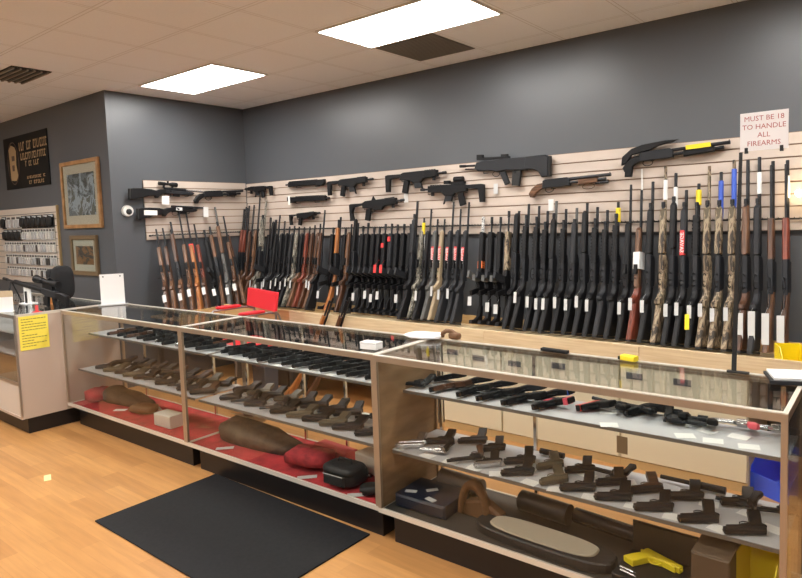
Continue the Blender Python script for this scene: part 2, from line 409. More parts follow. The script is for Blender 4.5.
# ------------------------------------------------------------------ display cases
ANG = .0150
H = .965
WPAN = wood_mat('brown_laminate_panel', (.22, .13, .065), (.32, .20, .11), (2, 2, 8), .4)
def display_case(mx, L, label, left=None, right=None, floor_m=None, stds=(), D=.495, group='aluminium framed glass display cases', shelf=True):
    t = empty('display_case', mx=mx); tag(t, label, 'display case', group)
    MB().box((.04, .07, 0), (L - .04, D - .03, .168), ch=.002).build('kick_base', KICK, t)
    MB().box((.012, .012, .168), (L - .012, D - .012, .186)).build('bottom_deck', floor_m or SHELF, t)
    r = .013
    fr = MB(); fr.box((0, 0, .172), (L, .012, .196)); fr.box((0, D - .012, .168), (L, D, .19)); fr.box((0, .012, .172), (.012, D - .012, .19)); fr.box((L - .012, .012, .172), (L, D - .012, .19))
    fr.build('bottom_rail', ALUL, t)
    tr = MB(); tr.box((0, 0, H - .031), (L, .010, H - .004)); tr.box((0, D - .010, H - .032), (L, D, H - .004)); tr.box((0, .010, H - .032), (.010, D - .010, H - .004)); tr.box((L - .010, .010, H - .032), (L, D - .010, H - .004))
    tr.build('top_rail', ALU, t)
    tl = MB(); tl.box((0, 0, H - .004), (L, .020, H)); tl.box((0, D - .016, H - .004), (L, D, H)); tl.box((0, .020, H - .004), (.016, D - .016, H)); tl.box((L - .016, .020, H - .004), (L, D - .016, H))
    tl.build('top_trim', ALUL, t)
    for x in (0, L - .020):
        for y in (0, D - .016):
            MB().box((x, y, .196), (x + .020, y + .016, H - .031 if y == 0 else H - .032)).build('post', ALU, t)
    MB().box((.016, .020, H - .010), (L - .016, D - .016, H - .004)).build('top_glass', GLS, t)
    MB().box((.020, .003, .196), (L - .020, .008, H - .031)).build('front_glass', GLF, t)
    for x, kind in ((.004, left), (L - .010, right)):
        if kind == 'panel': MB().box((x, .016, .190), (x + .008, D - .016, H - .032)).build('end_panel', WPAN, t)
        elif kind == 'glass': MB().box((x, .016, .190), (x + .006, D - .016, H - .032)).build('end_glass', GLS, t)
    if shelf:
        for z, ya in ((.745, .20), (.46, .10)):
            MB().box((.022, ya, z - .006), (L - .022, D - .02, z)).build('shelf', SHELF, t)
            MB().box((.022, ya - .006, z - .012), (L - .022, ya, z + .002)).build('shelf_edge', mat('shelf_edge_grey', (.16, .15, .14), .4, .3), t)
        for x in stds:
            o = MB().box((x, D - .018, .19), (x + .016, D - .002, H - .035)).build('shelf_standard', CHR, t)
            for z, ya in ((.74, .22), (.455, .12)):
                MB().prism([(0, 0), (.0, -.02), (-(D - .03 - ya), -.0065), (-(D - .03 - ya), 0)], -.003, .003, .0005).build('shelf_bracket', STEEL, t).matrix_local = frame_mx((x + .008, D - .018, z - .013 + .0), (0, 1, 0), (0, 0, 1))
    return t
def CF(x, y=0, z=0): return Matrix.Rotation(ANG, 4, 'Z') @ Matrix.Translation((x, y, z))
REDC = mat('red_cloth', (.42, .03, .035), .9, noise=.35, nscale=9, bump=.4, bscale=30)
L1, L2, L3 = 1.7331, 1.70, 1.7724
display_case(CF(-L2 - L1), L1 - .003, 'glass display case on the left with the white sheet on top', None, None, REDC, (.36, 1.35))
display_case(CF(-L2), L2 - .003, 'middle glass display case behind the black floor mat', None, None, REDC, (.02, .62, 1.0))
display_case(CF(0, -.0072), L3, 'right glass display case nearest the camera with the cream cabinets behind', 'panel', 'glass', mat('dark_deck', (.05, .045, .04), .6), (.04, .615, 1.69))

# return case at the left
t = empty('display_case', (-5.4, -.375, 0)); tag(t, 'tan sided display case at the left edge with a yellow notice', 'display case')
LAM = mat('tan_laminate', (.52, .42, .345), .45)
LL = 1.93; D0 = .80
MB().box((0, .05, 0), (LL - .03, D0 - .05, .13), ch=.003).build('kick_base', KICK, t)
MB().box((0, 0, .13), (LL, D0, .15)).build('bottom_deck', LAM, t)
MB().box((LL - .02, .012, .15), (LL, D0, H - .02)).build('end_panel', LAM, t)
MB().box((0, .004, .15), (LL - .02, .02, .40)).build('front_panel', mat('white_laminate', (.62, .55, .47), .45), t)
fr = MB(); fr.box((LL - .022, -.002, .15), (LL + .001, .012, H)); fr.box((0, 0, .40), (LL - .022, .014, .425)); fr.box((0, 0, H - .03), (LL - .022, .014, H - .004))
fr.box((0, .014, H - .02), (LL, D0, H - .010)) if False else None
fr.build('metal_frame', mat('brushed_grey_metal', (.45, .42, .38), .35, .8), t)
tr = MB(); tr.box((LL - .03, .012, H - .02), (LL + .002, D0, H)); tr.box((0, D0 - .03, H - .02), (LL - .03, D0, H)); tr.build('top_rail', ALUL, t)
MB().box((0, 0, H - .004), (LL - .03, D0 - .03, H + .001)).build('top_glass', GLS, t)
MB().box((0, .004, .425), (LL - .03, .009, H - .03)).build('front_glass', GLF, t)
for z in (.62, .80): MB().box((.01, .05, z - .008), (LL - .03, D0 - .03, z)).build('shelf', SHELF, t)
# unseen dark block added behind the camera to darken the front glass reflections
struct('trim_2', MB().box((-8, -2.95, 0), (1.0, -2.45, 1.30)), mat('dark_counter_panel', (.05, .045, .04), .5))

# ------------------------------------------------------------------ long guns
# local frame : X from butt to muzzle, Z up (sights), origin on the butt at bore height
def stock_poly(dr=0.0):
    return [(0, -.135 - dr), (.004, -.02 - dr), (.03, -.012 - dr * .8), (.12, -.006 - dr * .6), (.22, -.008), (.27, -.018), (.31, -.002), (.38, .006), (.38, -.034), (.34, -.045),
            (.312, -.062), (.288, -.092), (.262, -.094), (.252, -.075), (.20, -.082 - dr * .3), (.10, -.108 - dr * .7)]
def straight_poly():
    return [(0, -.13), (.004, -.035), (.10, -.03), (.24, -.022), (.30, -.006), (.38, .004), (.38, -.034), (.32, -.04), (.26, -.052), (.14, -.082)]
def ring(mb, cx, cz, rx, rz, r=.0022, n=12, a0=0, a1=2 * PI, mx=None):
    mb.tube([(cx + rx * math.cos(a0 + (a1 - a0) * i / n), 0, cz + rz * math.sin(a0 + (a1 - a0) * i / n)) for i in range(n + 1)], r, 6, mx)
def scope(root, x=.50, z=.065, L=.32, m=None):
    mb = MB().cyl((x - L / 2, 0, z), (x - L / 2 + .07, 0, z), .020, .018, 14).cyl((x - L / 2 + .07, 0, z), (x + L / 2 - .09, 0, z), .0125, n=12)
    mb.cyl((x + L / 2 - .09, 0, z), (x + L / 2 - .05, 0, z), .0125, .024, 14).cyl((x + L / 2 - .05, 0, z), (x + L / 2, 0, z), .024, n=14)
    mb.cyl((x, 0, z), (x, 0, z + .03), .010).cyl((x, -.028, z), (x, 0, z), .010)
    o = mb.build('scope', m or GUNK, root)
    for d in (-.045, .05): MB().box((x + d - .008, -.008, .015), (x + d + .008, .008, z - .01)).cyl((x + d - .008, 0, z), (x + d + .008, 0, z), .0165).build('scope_ring', STEEL, o)
def hang_tag(root, m=WHT, x=.27, z=-.115, w=.034, h=.078, name='price_tag'):
    mb = MB().box((x - h, -w / 2, z - .0008), (x, w / 2, z + .0008)); mb.tube([(x, 0, z), (x + .05, 0, z + .05)], .0007, 4)
    o = mb.build(name, m, root); return o
def sticker(root, x0, x1, m, half=.0215, z0=-.03, z1=-.002, name='sticker', txt=None):
    o = MB().box((x0, -half, z0), (x1, half, z1), ch=.004).build(name, m, root)
    if txt:
        text_mesh(txt, .038, WHT, o, frame_mx(((x0 + x1) / 2, 0, z0 - .0004), (1, 0, 0), (0, 1, 0)) @ Matrix.Rotation(PI / 2, 4, 'X'))
        text_mesh(txt, .034, WHT, o, frame_mx(((x0 + x1) / 2, -half - .0004, (z0 + z1) / 2), (1, 0, 0), (0, -1, 0)))
    return o
def long_gun(root, kind, Lt, st, fo, ba=STEEL, fl=None, rings=0):
    """kind: shot, bolt, lever, tac"""
    if kind in ('shot', 'pump', 'semi'):
        P = stock_poly(.01)
        MB().prism(P, -.021, .021, .008).build('stock', st, root)
        MB().box((-.016, -.019, -.142), (0, .019, -.022), ch=.004).build('butt_pad', BLK, root)
        MB().prism([(.36, -.04), (.38, .018), (.40, .024), (.56, .024), (.60, .012), (.60, -.04)], -.019, .019, .006).build('receiver', STEEL if kind != 'semi' else ba, root)
        g = MB(); ring(g, .435, -.055, .045, .026, .003); g.tube([(.43, 0, -.04), (.425, 0, -.065)], .0025); g.build('trigger_guard', GUNK, root)
        fl = fl or .30; f0 = .61 if kind == 'semi' else min(.68, Lt * .55)
        if kind == 'pump':
            mb = MB().prism([(f0, -.045), (f0, -.002), (f0 + fl * .9, -.002), (f0 + fl * .9, -.04)], -.0215, .0215, .008)
            for q in range(9): mb.box((f0 + .02 + q * fl * .085, -.0228, -.04), (f0 + .03 + q * fl * .085, .0228, -.008))
            f1 = f0 + fl
        else:
            mb = MB().prism([(f0, -.05), (f0, .0), (f0 + fl, -.006), (f0 + fl + .02, -.02), (f0 + fl, -.036)], -.021, .021, .008); f1 = f0 + fl
        mb.build('forend', fo, root)
        MB().cyl((.60, 0, .008), (Lt, 0, .008), .0115, .0108).cyl((Lt - .004, 0, .019), (Lt - .001, 0, .026), .003, n=6).box((.60, -.003, .018), (Lt - .01, .003, .0215)).build('barrel', ba, root)
        MB().cyl((.60, 0, -.018), (min(f1 + .05, Lt - .1), 0, -.018), .0112).cyl((min(f1 + .03, Lt - .12), 0, -.018), (min(f1 + .06, Lt - .09), 0, -.018), .0135).build('magazine_tube', STEEL, root)
    elif kind in ('bolt', 'scoped'):
        P = stock_poly(0)
        fl = fl or .33
        MB().prism(P, -.020, .020, .008).build('stock', st, root)
        MB().box((-.014, -.018, -.132), (0, .018, -.022), ch=.004).build('butt_pad', BLK, root)
        MB().prism([(.36, -.044), (.36, .002), (.42, -.002), (.42 + fl, -.004), (.44 + fl, -.014), (.42 + fl, -.032), (.60, -.04)], -.020, .020, .007).build('forend', fo, root)
        MB().cyl((.36, 0, .010), (.60, 0, .010), .0155).build('receiver', STEEL, root)
        MB().cyl((.41, 0, .010), (.41, -.045, -.012), .004).blob((.41, -.05, -.015), (.009, .009, .009), nu=8, nv=6).build('bolt_handle', STEEL, root)
        g = MB(); ring(g, .40, -.058, .036, .022, .0028); g.build('trigger_guard', GUNK, root)
        MB().box((.46, -.012, -.062), (.53, .012, -.038), ch=.002).build('magazine', GUNK, root)
        MB().cyl((.60, 0, .010), (Lt, 0, .010), .0115, .0088).cyl((Lt - .03, 0, .018), (Lt - .028, 0, .028), .003, n=6).build('barrel', ba, root)
        if kind == 'scoped': scope(root, .47)
    elif kind == 'lever':
        MB().prism(straight_poly(), -.0195, .0195, .007).build('stock', st, root)
        MB().prism([(.36, -.038), (.37, .016), (.40, .022), (.57, .022), (.58, -.038)], -.017, .017, .004).build('receiver', STEEL, root)
        g = MB(); ring(g, .43, -.06, .036, .022, .0028); g.tube([(.395, 0, -.065), (.33, 0, -.082), (.27, 0, -.075), (.28, 0, -.055), (.37, 0, -.042)], .0035, 6); g.build('lever', STEEL, root)
        fl = fl or .26
        MB().prism([(.58, -.04), (.58, .0), (.58 + fl, -.004), (.58 + fl, -.034)], -.020, .020, .008).build('forend', fo, root)
        MB().cyl((.57, 0, .010), (Lt, 0, .010), .0105).build('barrel', ba, root)
        MB().cyl((.57, 0, -.014), (Lt - .03, 0, -.014), .0095).box((Lt - .05, -.006, -.02), (Lt - .035, .006, .012)).build('magazine_tube', STEEL, root)
    elif kind == 'tac':
        MB().prism([(0, -.115), (0, .022), (.02, .028), (.155, .028), (.165, .005), (.12, -.012), (.06, -.025), (.035, -.06), (.03, -.112)], -.017, .017, .005).build('stock', st, root)
        MB().cyl((.12, 0, .010), (.255, 0, .010), .0145).build('buffer_tube', GUNK, root)
        MB().prism([(.245, -.03), (.245, .026), (.26, .034), (.46, .034), (.46, -.018), (.41, -.024), (.41, -.045), (.345, -.045), (.335, -.03)], -.016, .016, .003).build('receiver', GUNK, root)
        MB().prism([(.262, -.028), (.305, -.028), (.272, -.125), (.232, -.118)], -.013, .013, .004).build('pistol_grip', GUNK, root)
        g = MB(); ring(g, .32, -.04, .026, .017, .0025); g.build('trigger_guard', GUNK, root)
        MB().prism([(.35, -.04), (.41, -.04), (.422, -.10), (.44, -.155), (.382, -.168), (.36, -.11)], -.012, .012, .003).build('magazine', fl or DGREY, root)
        h1 = min(.46 + .32, Lt - .06)
        mb = MB().prism([(.46, -.024), (.46, .032), (h1, .032), (h1, -.02)], -.0215, .0215, .008)
        q = .475
        while q < h1 - .02:
            mb.box((q, -.010, .032), (q + .008, .010, .038)); mb.box((q, -.0235, -.006), (q + .012, .0235, .012)); q += .022
        mb.build('handguard', fo, root)
        MB().cyl((h1 - .02, 0, .006), (Lt, 0, .006), .0085).cyl((Lt - .055, 0, .006), (Lt, 0, .006), .0125).build('barrel', ba, root)
        MB().box((.28, -.008, .034), (.31, .008, .055)).box((h1 - .04, -.006, .036), (h1 - .025, .006, .062)).build('sight', GUNK, root)
    return root

# ---- racked guns on the back wall: pixel of muzzle, kind, stock, forend, barrel, marks, words
K, W, B_, O_, R_, G_, D_, T_, CM, CG = GUNK, WAL, BRN, ORG, RED, GREYG, DGREY, TANG, CAM, CAMG
rack = [
 (244, 207, 'lever', W, R_, None, 'dark brown lever rifle with a reddish forend nearest the wall corner'),
 (248.5, 205.6, 'lever', B_, R_, None, 'brown wooden rifle with a red tinted forend, second from the wall corner'),
 (253.4, 205, 'bolt', W, W, None, 'slim walnut rifle third from the wall corner'),
 (259.3, 197, 'bolt', W, B_, None, 'tall brown rifle fourth from the wall corner'),
 (265.6, 200.6, 'shot', CG, CG, 'camobarrel', 'pale camo shotgun with a camo barrel behind the red chair'),
 (270.3, 217.5, 'tac', K, K, None, 'black tactical rifle right beside the pale camo shotgun'),
 (275.4, 219.7, 'semi', K, K, 'o', 'black rifle with a small orange and white mark on its forend'),
 (279.3, 215, 'scoped', K, K, None, 'black scoped rifle with the taller thin barrel behind the red chair'),
 (284.2, 221, 'scoped', K, K, 'w', 'black scoped rifle with a white strip on its forend above the red chair back'),
 (289, 226.5, 'scoped', K, K, None, 'black scoped rifle just right of the red chair back'),
 (293.9, 226, 'scoped', K, D_, None, 'black scoped rifle left of the snowy camo rifle'),
 (298.6, 226.5, 'bolt', CG, CG, None, 'snowy camo rifle left of the red wooden rifle'),
 (303.8, 227, 'bolt', B_, K, None, 'thin brown rifle between the snowy camo and the red wooden rifle'),
 (309.2, 226.5, 'bolt', R_, R_, None, 'bright red wooden rifle at the left end of the pale trough'),
 (314.3, 225, 'bolt', W, W, None, 'brown rifle right of the bright red wooden rifle'),
 (319.7, 223.8, 'bolt', B_, W, None, 'brown rifle second right of the bright red wooden rifle'),
 (324.2, 210, 'bolt', K, W, 'w', 'tall black rifle with a white strip on its brown forend'),
 (333.2, 227.6, 'tac', K, K, None, 'black tactical rifle left of the orange wooden rifle'),
 (340, 217, 'lever', O_, O_, None, 'orange wooden rifle with a long glowing orange forend'),
 (345.4, 229, 'tac', K, K, None, 'black tactical rifle right of the orange wooden rifle'),
 (351, 224, 'bolt', W, B_, None, 'rifle with a narrow brown forend between black ones'),
 (357.5, 223, 'semi', K, K, None, 'black rifle first right of the narrow brown forend'),
 (363, 226, 'tac', K, K, None, 'black tactical rifle second right of the narrow brown forend'),
 (368, 223, 'tac', K, K, None, 'black tactical rifle third right of the narrow brown forend'),
 (374, 227, 'tac', K, K, None, 'black tactical rifle second left of the lower red handguard tag'),
 (379.5, 227, 'tac', K, K, None, 'black tactical rifle first left of the lower red handguard tag'),
 (385.4, 224, 'tac', K, K, 'r1b', 'black tactical rifle with the lower red handguard tag'),
 (391.7, 223.6, 'tac', K, D_, 'r1 r2', 'black tactical rifle with the highest red tag and a low red tag'),
 (397.5, 224.5, 'tac', K, K, 'r2', 'black tactical rifle with only a low red tag'),
 (404, 224, 'tac', K, K, None, 'black tactical rifle second right of the highest red tag'),
 (410.5, 224, 'tac', K, K, None, 'black tactical rifle third right of the highest red tag'),
 (417, 201, 'shot', K, D_, None, 'tall black shotgun left of the yellow tagged camo gun'),
 (423.5, 218, 'bolt', CG, CG, 'yt', 'dark camo rifle with a yellow label round its barrel'),
 (430.7, 209, 'scoped', K, K, 'w', 'black rifle with a long white strip left of the grey stocked rifle'),
 (437, 219, 'bolt', G_, G_, 'rl', 'grey stocked rifle with a red and white lettered sticker'),
 (444, 219, 'bolt', T_, T_, 'rl', 'tan stocked rifle with a red and white lettered sticker'),
 (453, 202, 'bolt', D_, D_, 'rl', 'dark grey rifle with a lettered sticker, right of the tan one'),
 (460, 209, 'bolt', D_, D_, 'rl', 'dark grey rifle with a lettered sticker, second right of the tan one'),
 (468.4, 202, 'bolt', D_, D_, 'rl', 'dark grey rifle with a lettered sticker, third right of the tan one, beside the gap'),
 (483, 217, 'tac', K, K, 'perf', 'black tactical rifle with a silver perforated muzzle'),
 (491.6, 217, 'tac', K, K, None, 'black tactical rifle right of the silver perforated muzzle'),
 (500.5, 217, 'tac', K, K, None, 'black tactical rifle left of the camo handguard'),
 (508.7, 211, 'tac', K, CM, None, 'tactical rifle with a brown camo handguard'),
 (518.5, 211, 'semi', K, K, None, 'black shotgun right of the brown camo handguard'),
 (528.4, 204, 'pump', K, K, None, 'black pump shotgun with a ribbed forend and raised sight'),
 (538.6, 206, 'pump', K, K, None, 'second black pump shotgun with a raised front sight'),
 (547.2, 211, 'pump', D_, K, None, 'black pump shotgun left of the pale capped barrel'),
 (556, 201, 'shot', K, K, 'pale', 'black shotgun with a pale thin barrel under a white card'),
 (565.6, 209, 'pump', K, K, None, 'black pump shotgun between the two pale barrels'),
 (576.3, 208, 'shot', K, D_, 'pale', 'dark shotgun with a pale barrel and a square grey tag'),
 (586.8, 203, 'semi', K, K, None, 'tall black shotgun third left of the yellow labelled muzzle'),
 (597, 207, 'pump', K, K, None, 'black pump shotgun second left of the yellow labelled muzzle'),
 (607, 210, 'pump', D_, K, None, 'dark grey pump shotgun just left of the yellow labelled muzzle'),
 (617.8, 202, 'pump', K, K, 'yt', 'black shotgun with a thick yellow labelled muzzle'),
 (630.4, 184.5, 'bolt', K, K, None, 'tall thin black rifle left of the brown wooden rifle'),
 (641, 190, 'bolt', R_, B_, 'ww', 'brown wooden rifle with a white card band at its receiver'),
 (652.5, 181.6, 'semi', K, K, None, 'black shotgun between the wooden rifle and the pale camo shotgun'),
 (665.3, 166, 'semi', CM, CM, 'camobarrel w', 'tan camo shotgun with a white labelled camo barrel'),
 (675.5, 173, 'shot', K, K, 'wb', 'black shotgun with a white labelled barrel'),
 (686, 190, 'semi', K, D_, 'rl', 'black shotgun with a red lettered sticker and lower muzzle'),
 (698.4, 183.5, 'pump', K, K, 'yt ytag', 'black shotgun with a yellow labelled muzzle and a yellow tag on its stock'),
 (709, 166, 'semi', CM, CM, 'camobarrel', 'camo shotgun with a bare camo barrel left of the blue wraps'),
 (720.7, 172, 'semi', CM, CM, 'blue', 'camo shotgun with a blue wrapped dark barrel'),
 (733.8, 160, 'semi', CM, CM, 'camobarrel blue', 'camo shotgun with a blue wrapped camo barrel'),
 (747.5, 160, 'semi', W, B_, None, 'brown wooden shotgun behind the black sign pole'),
 (759, 157, 'semi', D_, D_, 'wb', 'grey black shotgun with a white labelled barrel right of the sign pole'),
 (772.4, 161, 'lever', B_, W, None, 'walnut shotgun with a plain black barrel under the sign'),
 (787, 160, 'lever', W, R_, 'wb', 'reddish wooden shotgun at the right end with a white labelled barrel'),
]
TY = YS - .045
for u, v, kind, st, fo, mk, words in rack:
    tip = at(u, v, 'y', TY); tip.x = max(tip.x, XS + .05 + (.05 * max(0, (u - 244) / 4.7) if u < 256 else .12)); mk = (mk or '').split()
    depth = .43 if kind == 'tac' else .36
    dx = .02 if u > 600 else 0
    yb = TY - (.30 if tip.z > 1.7 else .26)
    base = Vector((tip.x - .005, yb, ZD + .006))
    X = tip - base; Lt = X.length; X.normalize()
    a = .10 if kind == 'tac' else .14
    tilt = .05
    nm = {'tac': 'tactical_rifle', 'bolt': 'rifle', 'scoped': 'rifle', 'lever': 'lever_rifle'}.get(kind, 'shotgun')
    if 'shotgun' in words: nm = 'shotgun'
    # the butt line drops from the bore, so shift the bore line back over it
    mx = frame_mx(base + Vector((.05, .085, 0)), tip - (base + Vector((.05, .085, 0))), (a, .8, 0))
    Lt = (tip - (base + Vector((.05, .085, 0)))).length
    mx = mx @ Matrix.Translation((.017, 0, 0)); Lt -= .017
    ba = STEEL
    if 'camobarrel' in mk: ba = CAM if st == CM else CAMG
    if 'pale' in mk: ba = GREYG
    root = empty(nm, mx=mx); tag(root, words, 'rifle' if nm != 'shotgun' else 'shotgun', 'long guns standing along the back wall')
    fl = None
    if kind == 'bolt' or kind == 'scoped': fl = .36 if Lt < 1.1 else .40
    if kind == 'tac': fl = DGREY
    if kind == 'tac' and 'perf' in mk:
        long_gun(root, kind, Lt, st, fo, ba, GREYG)
        mb = MB().cyl((Lt - .13, 0, .006), (Lt + .001, 0, .006), .0135)
        mb.build('muzzle_shroud', camo_mat('perforated_silver', [(.02, .02, .02), (.75, .75, .74), (.8, .8, .8), (.02, .02, .02)], 60, 1), root)
        MB().box((.47, -.0235, -.02), (.53, .0235, .02)).build('sticker', mat('orange_sticker', (.7, .16, .04), .5), root)
    else: long_gun(root, kind, Lt, st, fo, ba, fl)
    if 490 < u < 512: MB().box((.355, -.045, -.165), (.405, -.014, -.10), ch=.002).build('spare_magazine', GREYG, root)
    for q in mk:
        if q == 'w' and 'camobarrel' not in mk: MB().box((.60, -.024, -.03), (.76, -.0205, .005)).build('price_strip', WHT, root); 
        if (q == 'w' and 'camobarrel' in mk) or q == 'wb': MB().cyl((Lt - .24, 0, .008), (Lt - .10, 0, .008), .0142).build('barrel_label', WHT, root)
        if q == 'yt': MB().cyl((Lt - .15, 0, .008), (Lt - .045, 0, .008), .0155 if u < 600 else .018).build('barrel_label', YEL, root)
        if q == 'blue': MB().cyl((Lt - .29, 0, .008), (Lt - .06, 0, .008), .016).cyl((Lt - .29, 0, .008), (Lt - .40, 0, .0), .016, .007).build('barrel_wrap', BLUL, root)
        if q == 'ytag': hang_tag(root, YEL, .20, -.14, .03, .10, 'yellow_tag')
        if q == 'ww': MB().box((.50, -.024, -.045), (.62, .024, .03)).build('card_band', WHT, root)
        if q == 'o': MB().box((.66, -.0235, -.03), (.76, -.020, .0)).build('sticker', mat('orange_sticker', (.7, .16, .04), .5), root)
        if q == 'rl': sticker(root, .49 if u < 600 else .60, .65 if u < 600 else .77, REDL, .0150, -.0535 if kind == 'semi' else -.0425, -.02, txt='SAVAGE')
        if q in ('r1', 'r1b'): dz = -.06 if q == 'r1b' else 0; MB().box((.70 + dz, -.018, -.027), (.745 + dz, .018, -.021)).build('red_tag', REDL, root)
        if q == 'r2': hang_tag(root, REDL, .46, -.176, .036, .075, 'red_tag')
    rr_ = random.random(); dxt = random.uniform(-.03, .03)
    if kind == 'tac':
        if rr_ < .7: hang_tag(root, GTAG, .20 + dxt, -.13, .040, .075)
    elif 739 < u: hang_tag(root, GTAG, .235 + dxt * .5, -.115, .042, .19)
    elif rr_ < .8: hang_tag(root, GTAG, .265 + dxt, -.112, .028, .085)

# ---- guns on the side wall rack
side = [
 (155.6, 229, 'bolt', W, BRN, 'brown wooden rifle at the left end of the side wall rack'),
 (162.3, 228, 'bolt', B_, WAL, 'brown rifle second from the left on the side wall rack'),
 (170.2, 221.8, 'shot', B_, WAL, 'dark brown shotgun third from the left on the side wall rack'),
 (178.3, 211, 'bolt', B_, B_, 'tall brown rifle left of the orange rifle on the side wall rack'),
 (185.9, 214, 'bolt', ORG, ORG, 'orange wooden rifle with red marks on the side wall rack'),
 (193.8, 224, 'bolt', W, RED, 'reddish walnut rifle right of the orange one on the side wall rack'),
 (204, 230, 'tac', K, K, 'thick black rifle on the side wall rack'),
 (209.5, 226.5, 'lever', B_, B_, 'brown rifle right of the thick black one on the side wall rack'),
 (214.7, 207, 'semi', G_, B_, 'tall grey barrelled gun with a brown forend on the side wall rack'),
 (223.2, 216, 'bolt', W, B_, 'brown rifle second from the wall corner on the side wall rack'),
 (228, 235, 'lever', B_, W, 'low brown rifle nearest the wall corner on the side wall rack')]
for i, (u, v, kind, st, fo, words) in enumerate(side):
    tip = at(u, v, 'x', XS + .065)
    base = Vector((XS + .45, tip.y - .055, ZD + .006))
    b2 = base + Vector((-.04, -.02, 0)) * (1 if i < 10 else .3)
    mx = frame_mx(b2, tip - b2, (-.45, .45, 0)) @ Matrix.Translation((.017, 0, 0)); Lt = (tip - b2).length - .017
    root = empty('tactical_rifle' if kind == 'tac' else ('shotgun' if 'shotgun' in words else 'rifle'), mx=mx); tag(root, words, 'shotgun' if 'shotgun' in words else 'rifle', 'long guns standing along the side wall')
    long_gun(root, kind, Lt, st, fo, STEEL if kind != 'semi' else GREYG, None if kind in ('tac', 'lever', 'shot', 'semi') else .30)
    if i == 4:
        MB().box((.64, -.0215, -.026), (.74, .0215, -.006)).build('sticker', REDL, root)
    if i % 3 != 1: hang_tag(root, WHT, .20 + .03 * (i % 2), -.125, .035, .075)

# ---- two guns leaning on the front board, butts on the floor
for (bu, bv, eu, ev, st, words) in [(300, 399, 326, 318, ORG, 'long wooden gun standing on the floor and leaning on the pine trough'),
                                    (318, 403, 343, 318, WAL, 'dark wooden gun standing on the floor right of the wooden one')]:
    b0 = at(bu, bv, 'z', 0.0); e0 = at(eu, ev, 'y', 1.585 - .02)
    b0.y -= .03; X = (e0 - b0).normalized()
    root = empty('rifle', mx=frame_mx(b0 + Vector((0, 0, .016)), X, (.6, .8, .2))); tag(root, words, 'rifle', 'long guns leaning on the trough front')
    long_gun(root, 'lever', 1.02, st, st, STEEL)

# ------------------------------------------------------------------ guns hung on the slatwalls
def hung(p0, p1, drop=0., yaxis=False, flip=False):
    """matrix: local X from p0 (butt) to p1 (muzzle)"""
    return p0
def wall_gun(name, u0, v0, u1, v1, words, ax='y', val=None, cat='rifle'):
    val = (YS - .045) if val is None else val
    a = at(u0, v0, ax, val); c = at(u1, v1, ax, val)
    mx = frame_mx(a, c - a, (0, 0, 1)); L = (c - a).length
    root = empty(name, mx=mx); tag(root, words, cat, 'guns hung on the slatwall')
    # two short display hooks carry it
    return root, L
def hooks(xs, z, mx_root, root):
    s = 1 if (root.matrix_world.to_3x3() @ Vector((0, 1, 0))).dot(Vector((0, 1, 0)) + Vector((-1, 0, 0))) > 0 else -1
    for x in xs:
        h = MB().cyl((x, s * .044, z), (x, -s * .02, z - .006), .003, n=6).cyl((x, -s * .02, z - .006), (x, -s * .02, z + .012), .003, n=6)
        h.build('display_hook', STEEL, root)
XV = XS + .02 + .045
# a: black synthetic rifle, butt left, muzzle right
r, L = wall_gun('rifle', 130, 186.5, 203, 193, 'scoped black rifle hung highest on the side wall, butt past the panel', 'x', XV)
long_gun(r, 'bolt', L, K, D_, SILV, .26); scope(r, .40, .06, .20); hooks((.3, .62), -.05, None, r)
r, L = wall_gun('rifle', 138, 206.5, 206, 209, 'black rifle with a white strip on its stock, hung under the scoped one', 'x', XV)
long_gun(r, 'bolt', L, K, K, STEEL, .22); hooks((.3, .55), -.05, None, r)
MB().box((.05, -.0235, -.085), (.19, -.020, -.035)).build('label_strip', WHT, r)
MB().box((.40, -.0225, -.028), (.47, -.0195, .005)).build('label_strip', WHT, r)
MB().box((.24, -.03, .03), (.32, -.028, .12)).build('price_tag', WHT, r)
MB().box((L - .05, -.03, -.09), (L + .01, -.028, .02)).build('price_tag', WHT, r)
def pistol_shotgun(r, L, grip, fo, gx=0):
    MB().prism([(0, -.10), (-.012, -.07), (.02, -.03), (.07, .0), (.12, .005), (.12, -.04), (.09, -.05), (.05, -.075), (.03, -.105)], -.017, .017, .006).build('pistol_grip', grip, r)
    MB().prism([(.11, -.04), (.12, .02), (.14, .028), (.33, .028), (.35, .012), (.35, -.04)], -.019, .019, .005).build('receiver', STEEL, r)
    g = MB(); ring(g, .17, -.052, .036, .022, .003); g.build('trigger_guard', GUNK, r)
    MB().cyl((.34, 0, .012), (L, 0, .012), .0125).cyl((L - .01, 0, .024), (L - .004, 0, .03), .003, n=6).build('barrel', STEEL, r)
    MB().cyl((.34, 0, -.016), (L - .04, 0, -.016), .0125).build('magazine_tube', STEEL, r)
    mb = MB().prism([(.42, -.042), (.42, .0), (L - .10, .0), (L - .10, -.036)], -.021, .021, .007)
    mb.build('forend', fo, r)
r, L = wall_gun('shotgun', 193, 197, 246, 190.5, 'short black pistol grip shotgun in the wall corner', 'y', YS - .05, 'shotgun') if False else wall_gun('shotgun', 194, 194, 243, 192, 'short black pistol grip shotgun hung beside the wall corner', 'x', XV, 'shotgun')
pistol_shotgun(r, L, K, K); hooks((.2, .5), -.05, None, r)
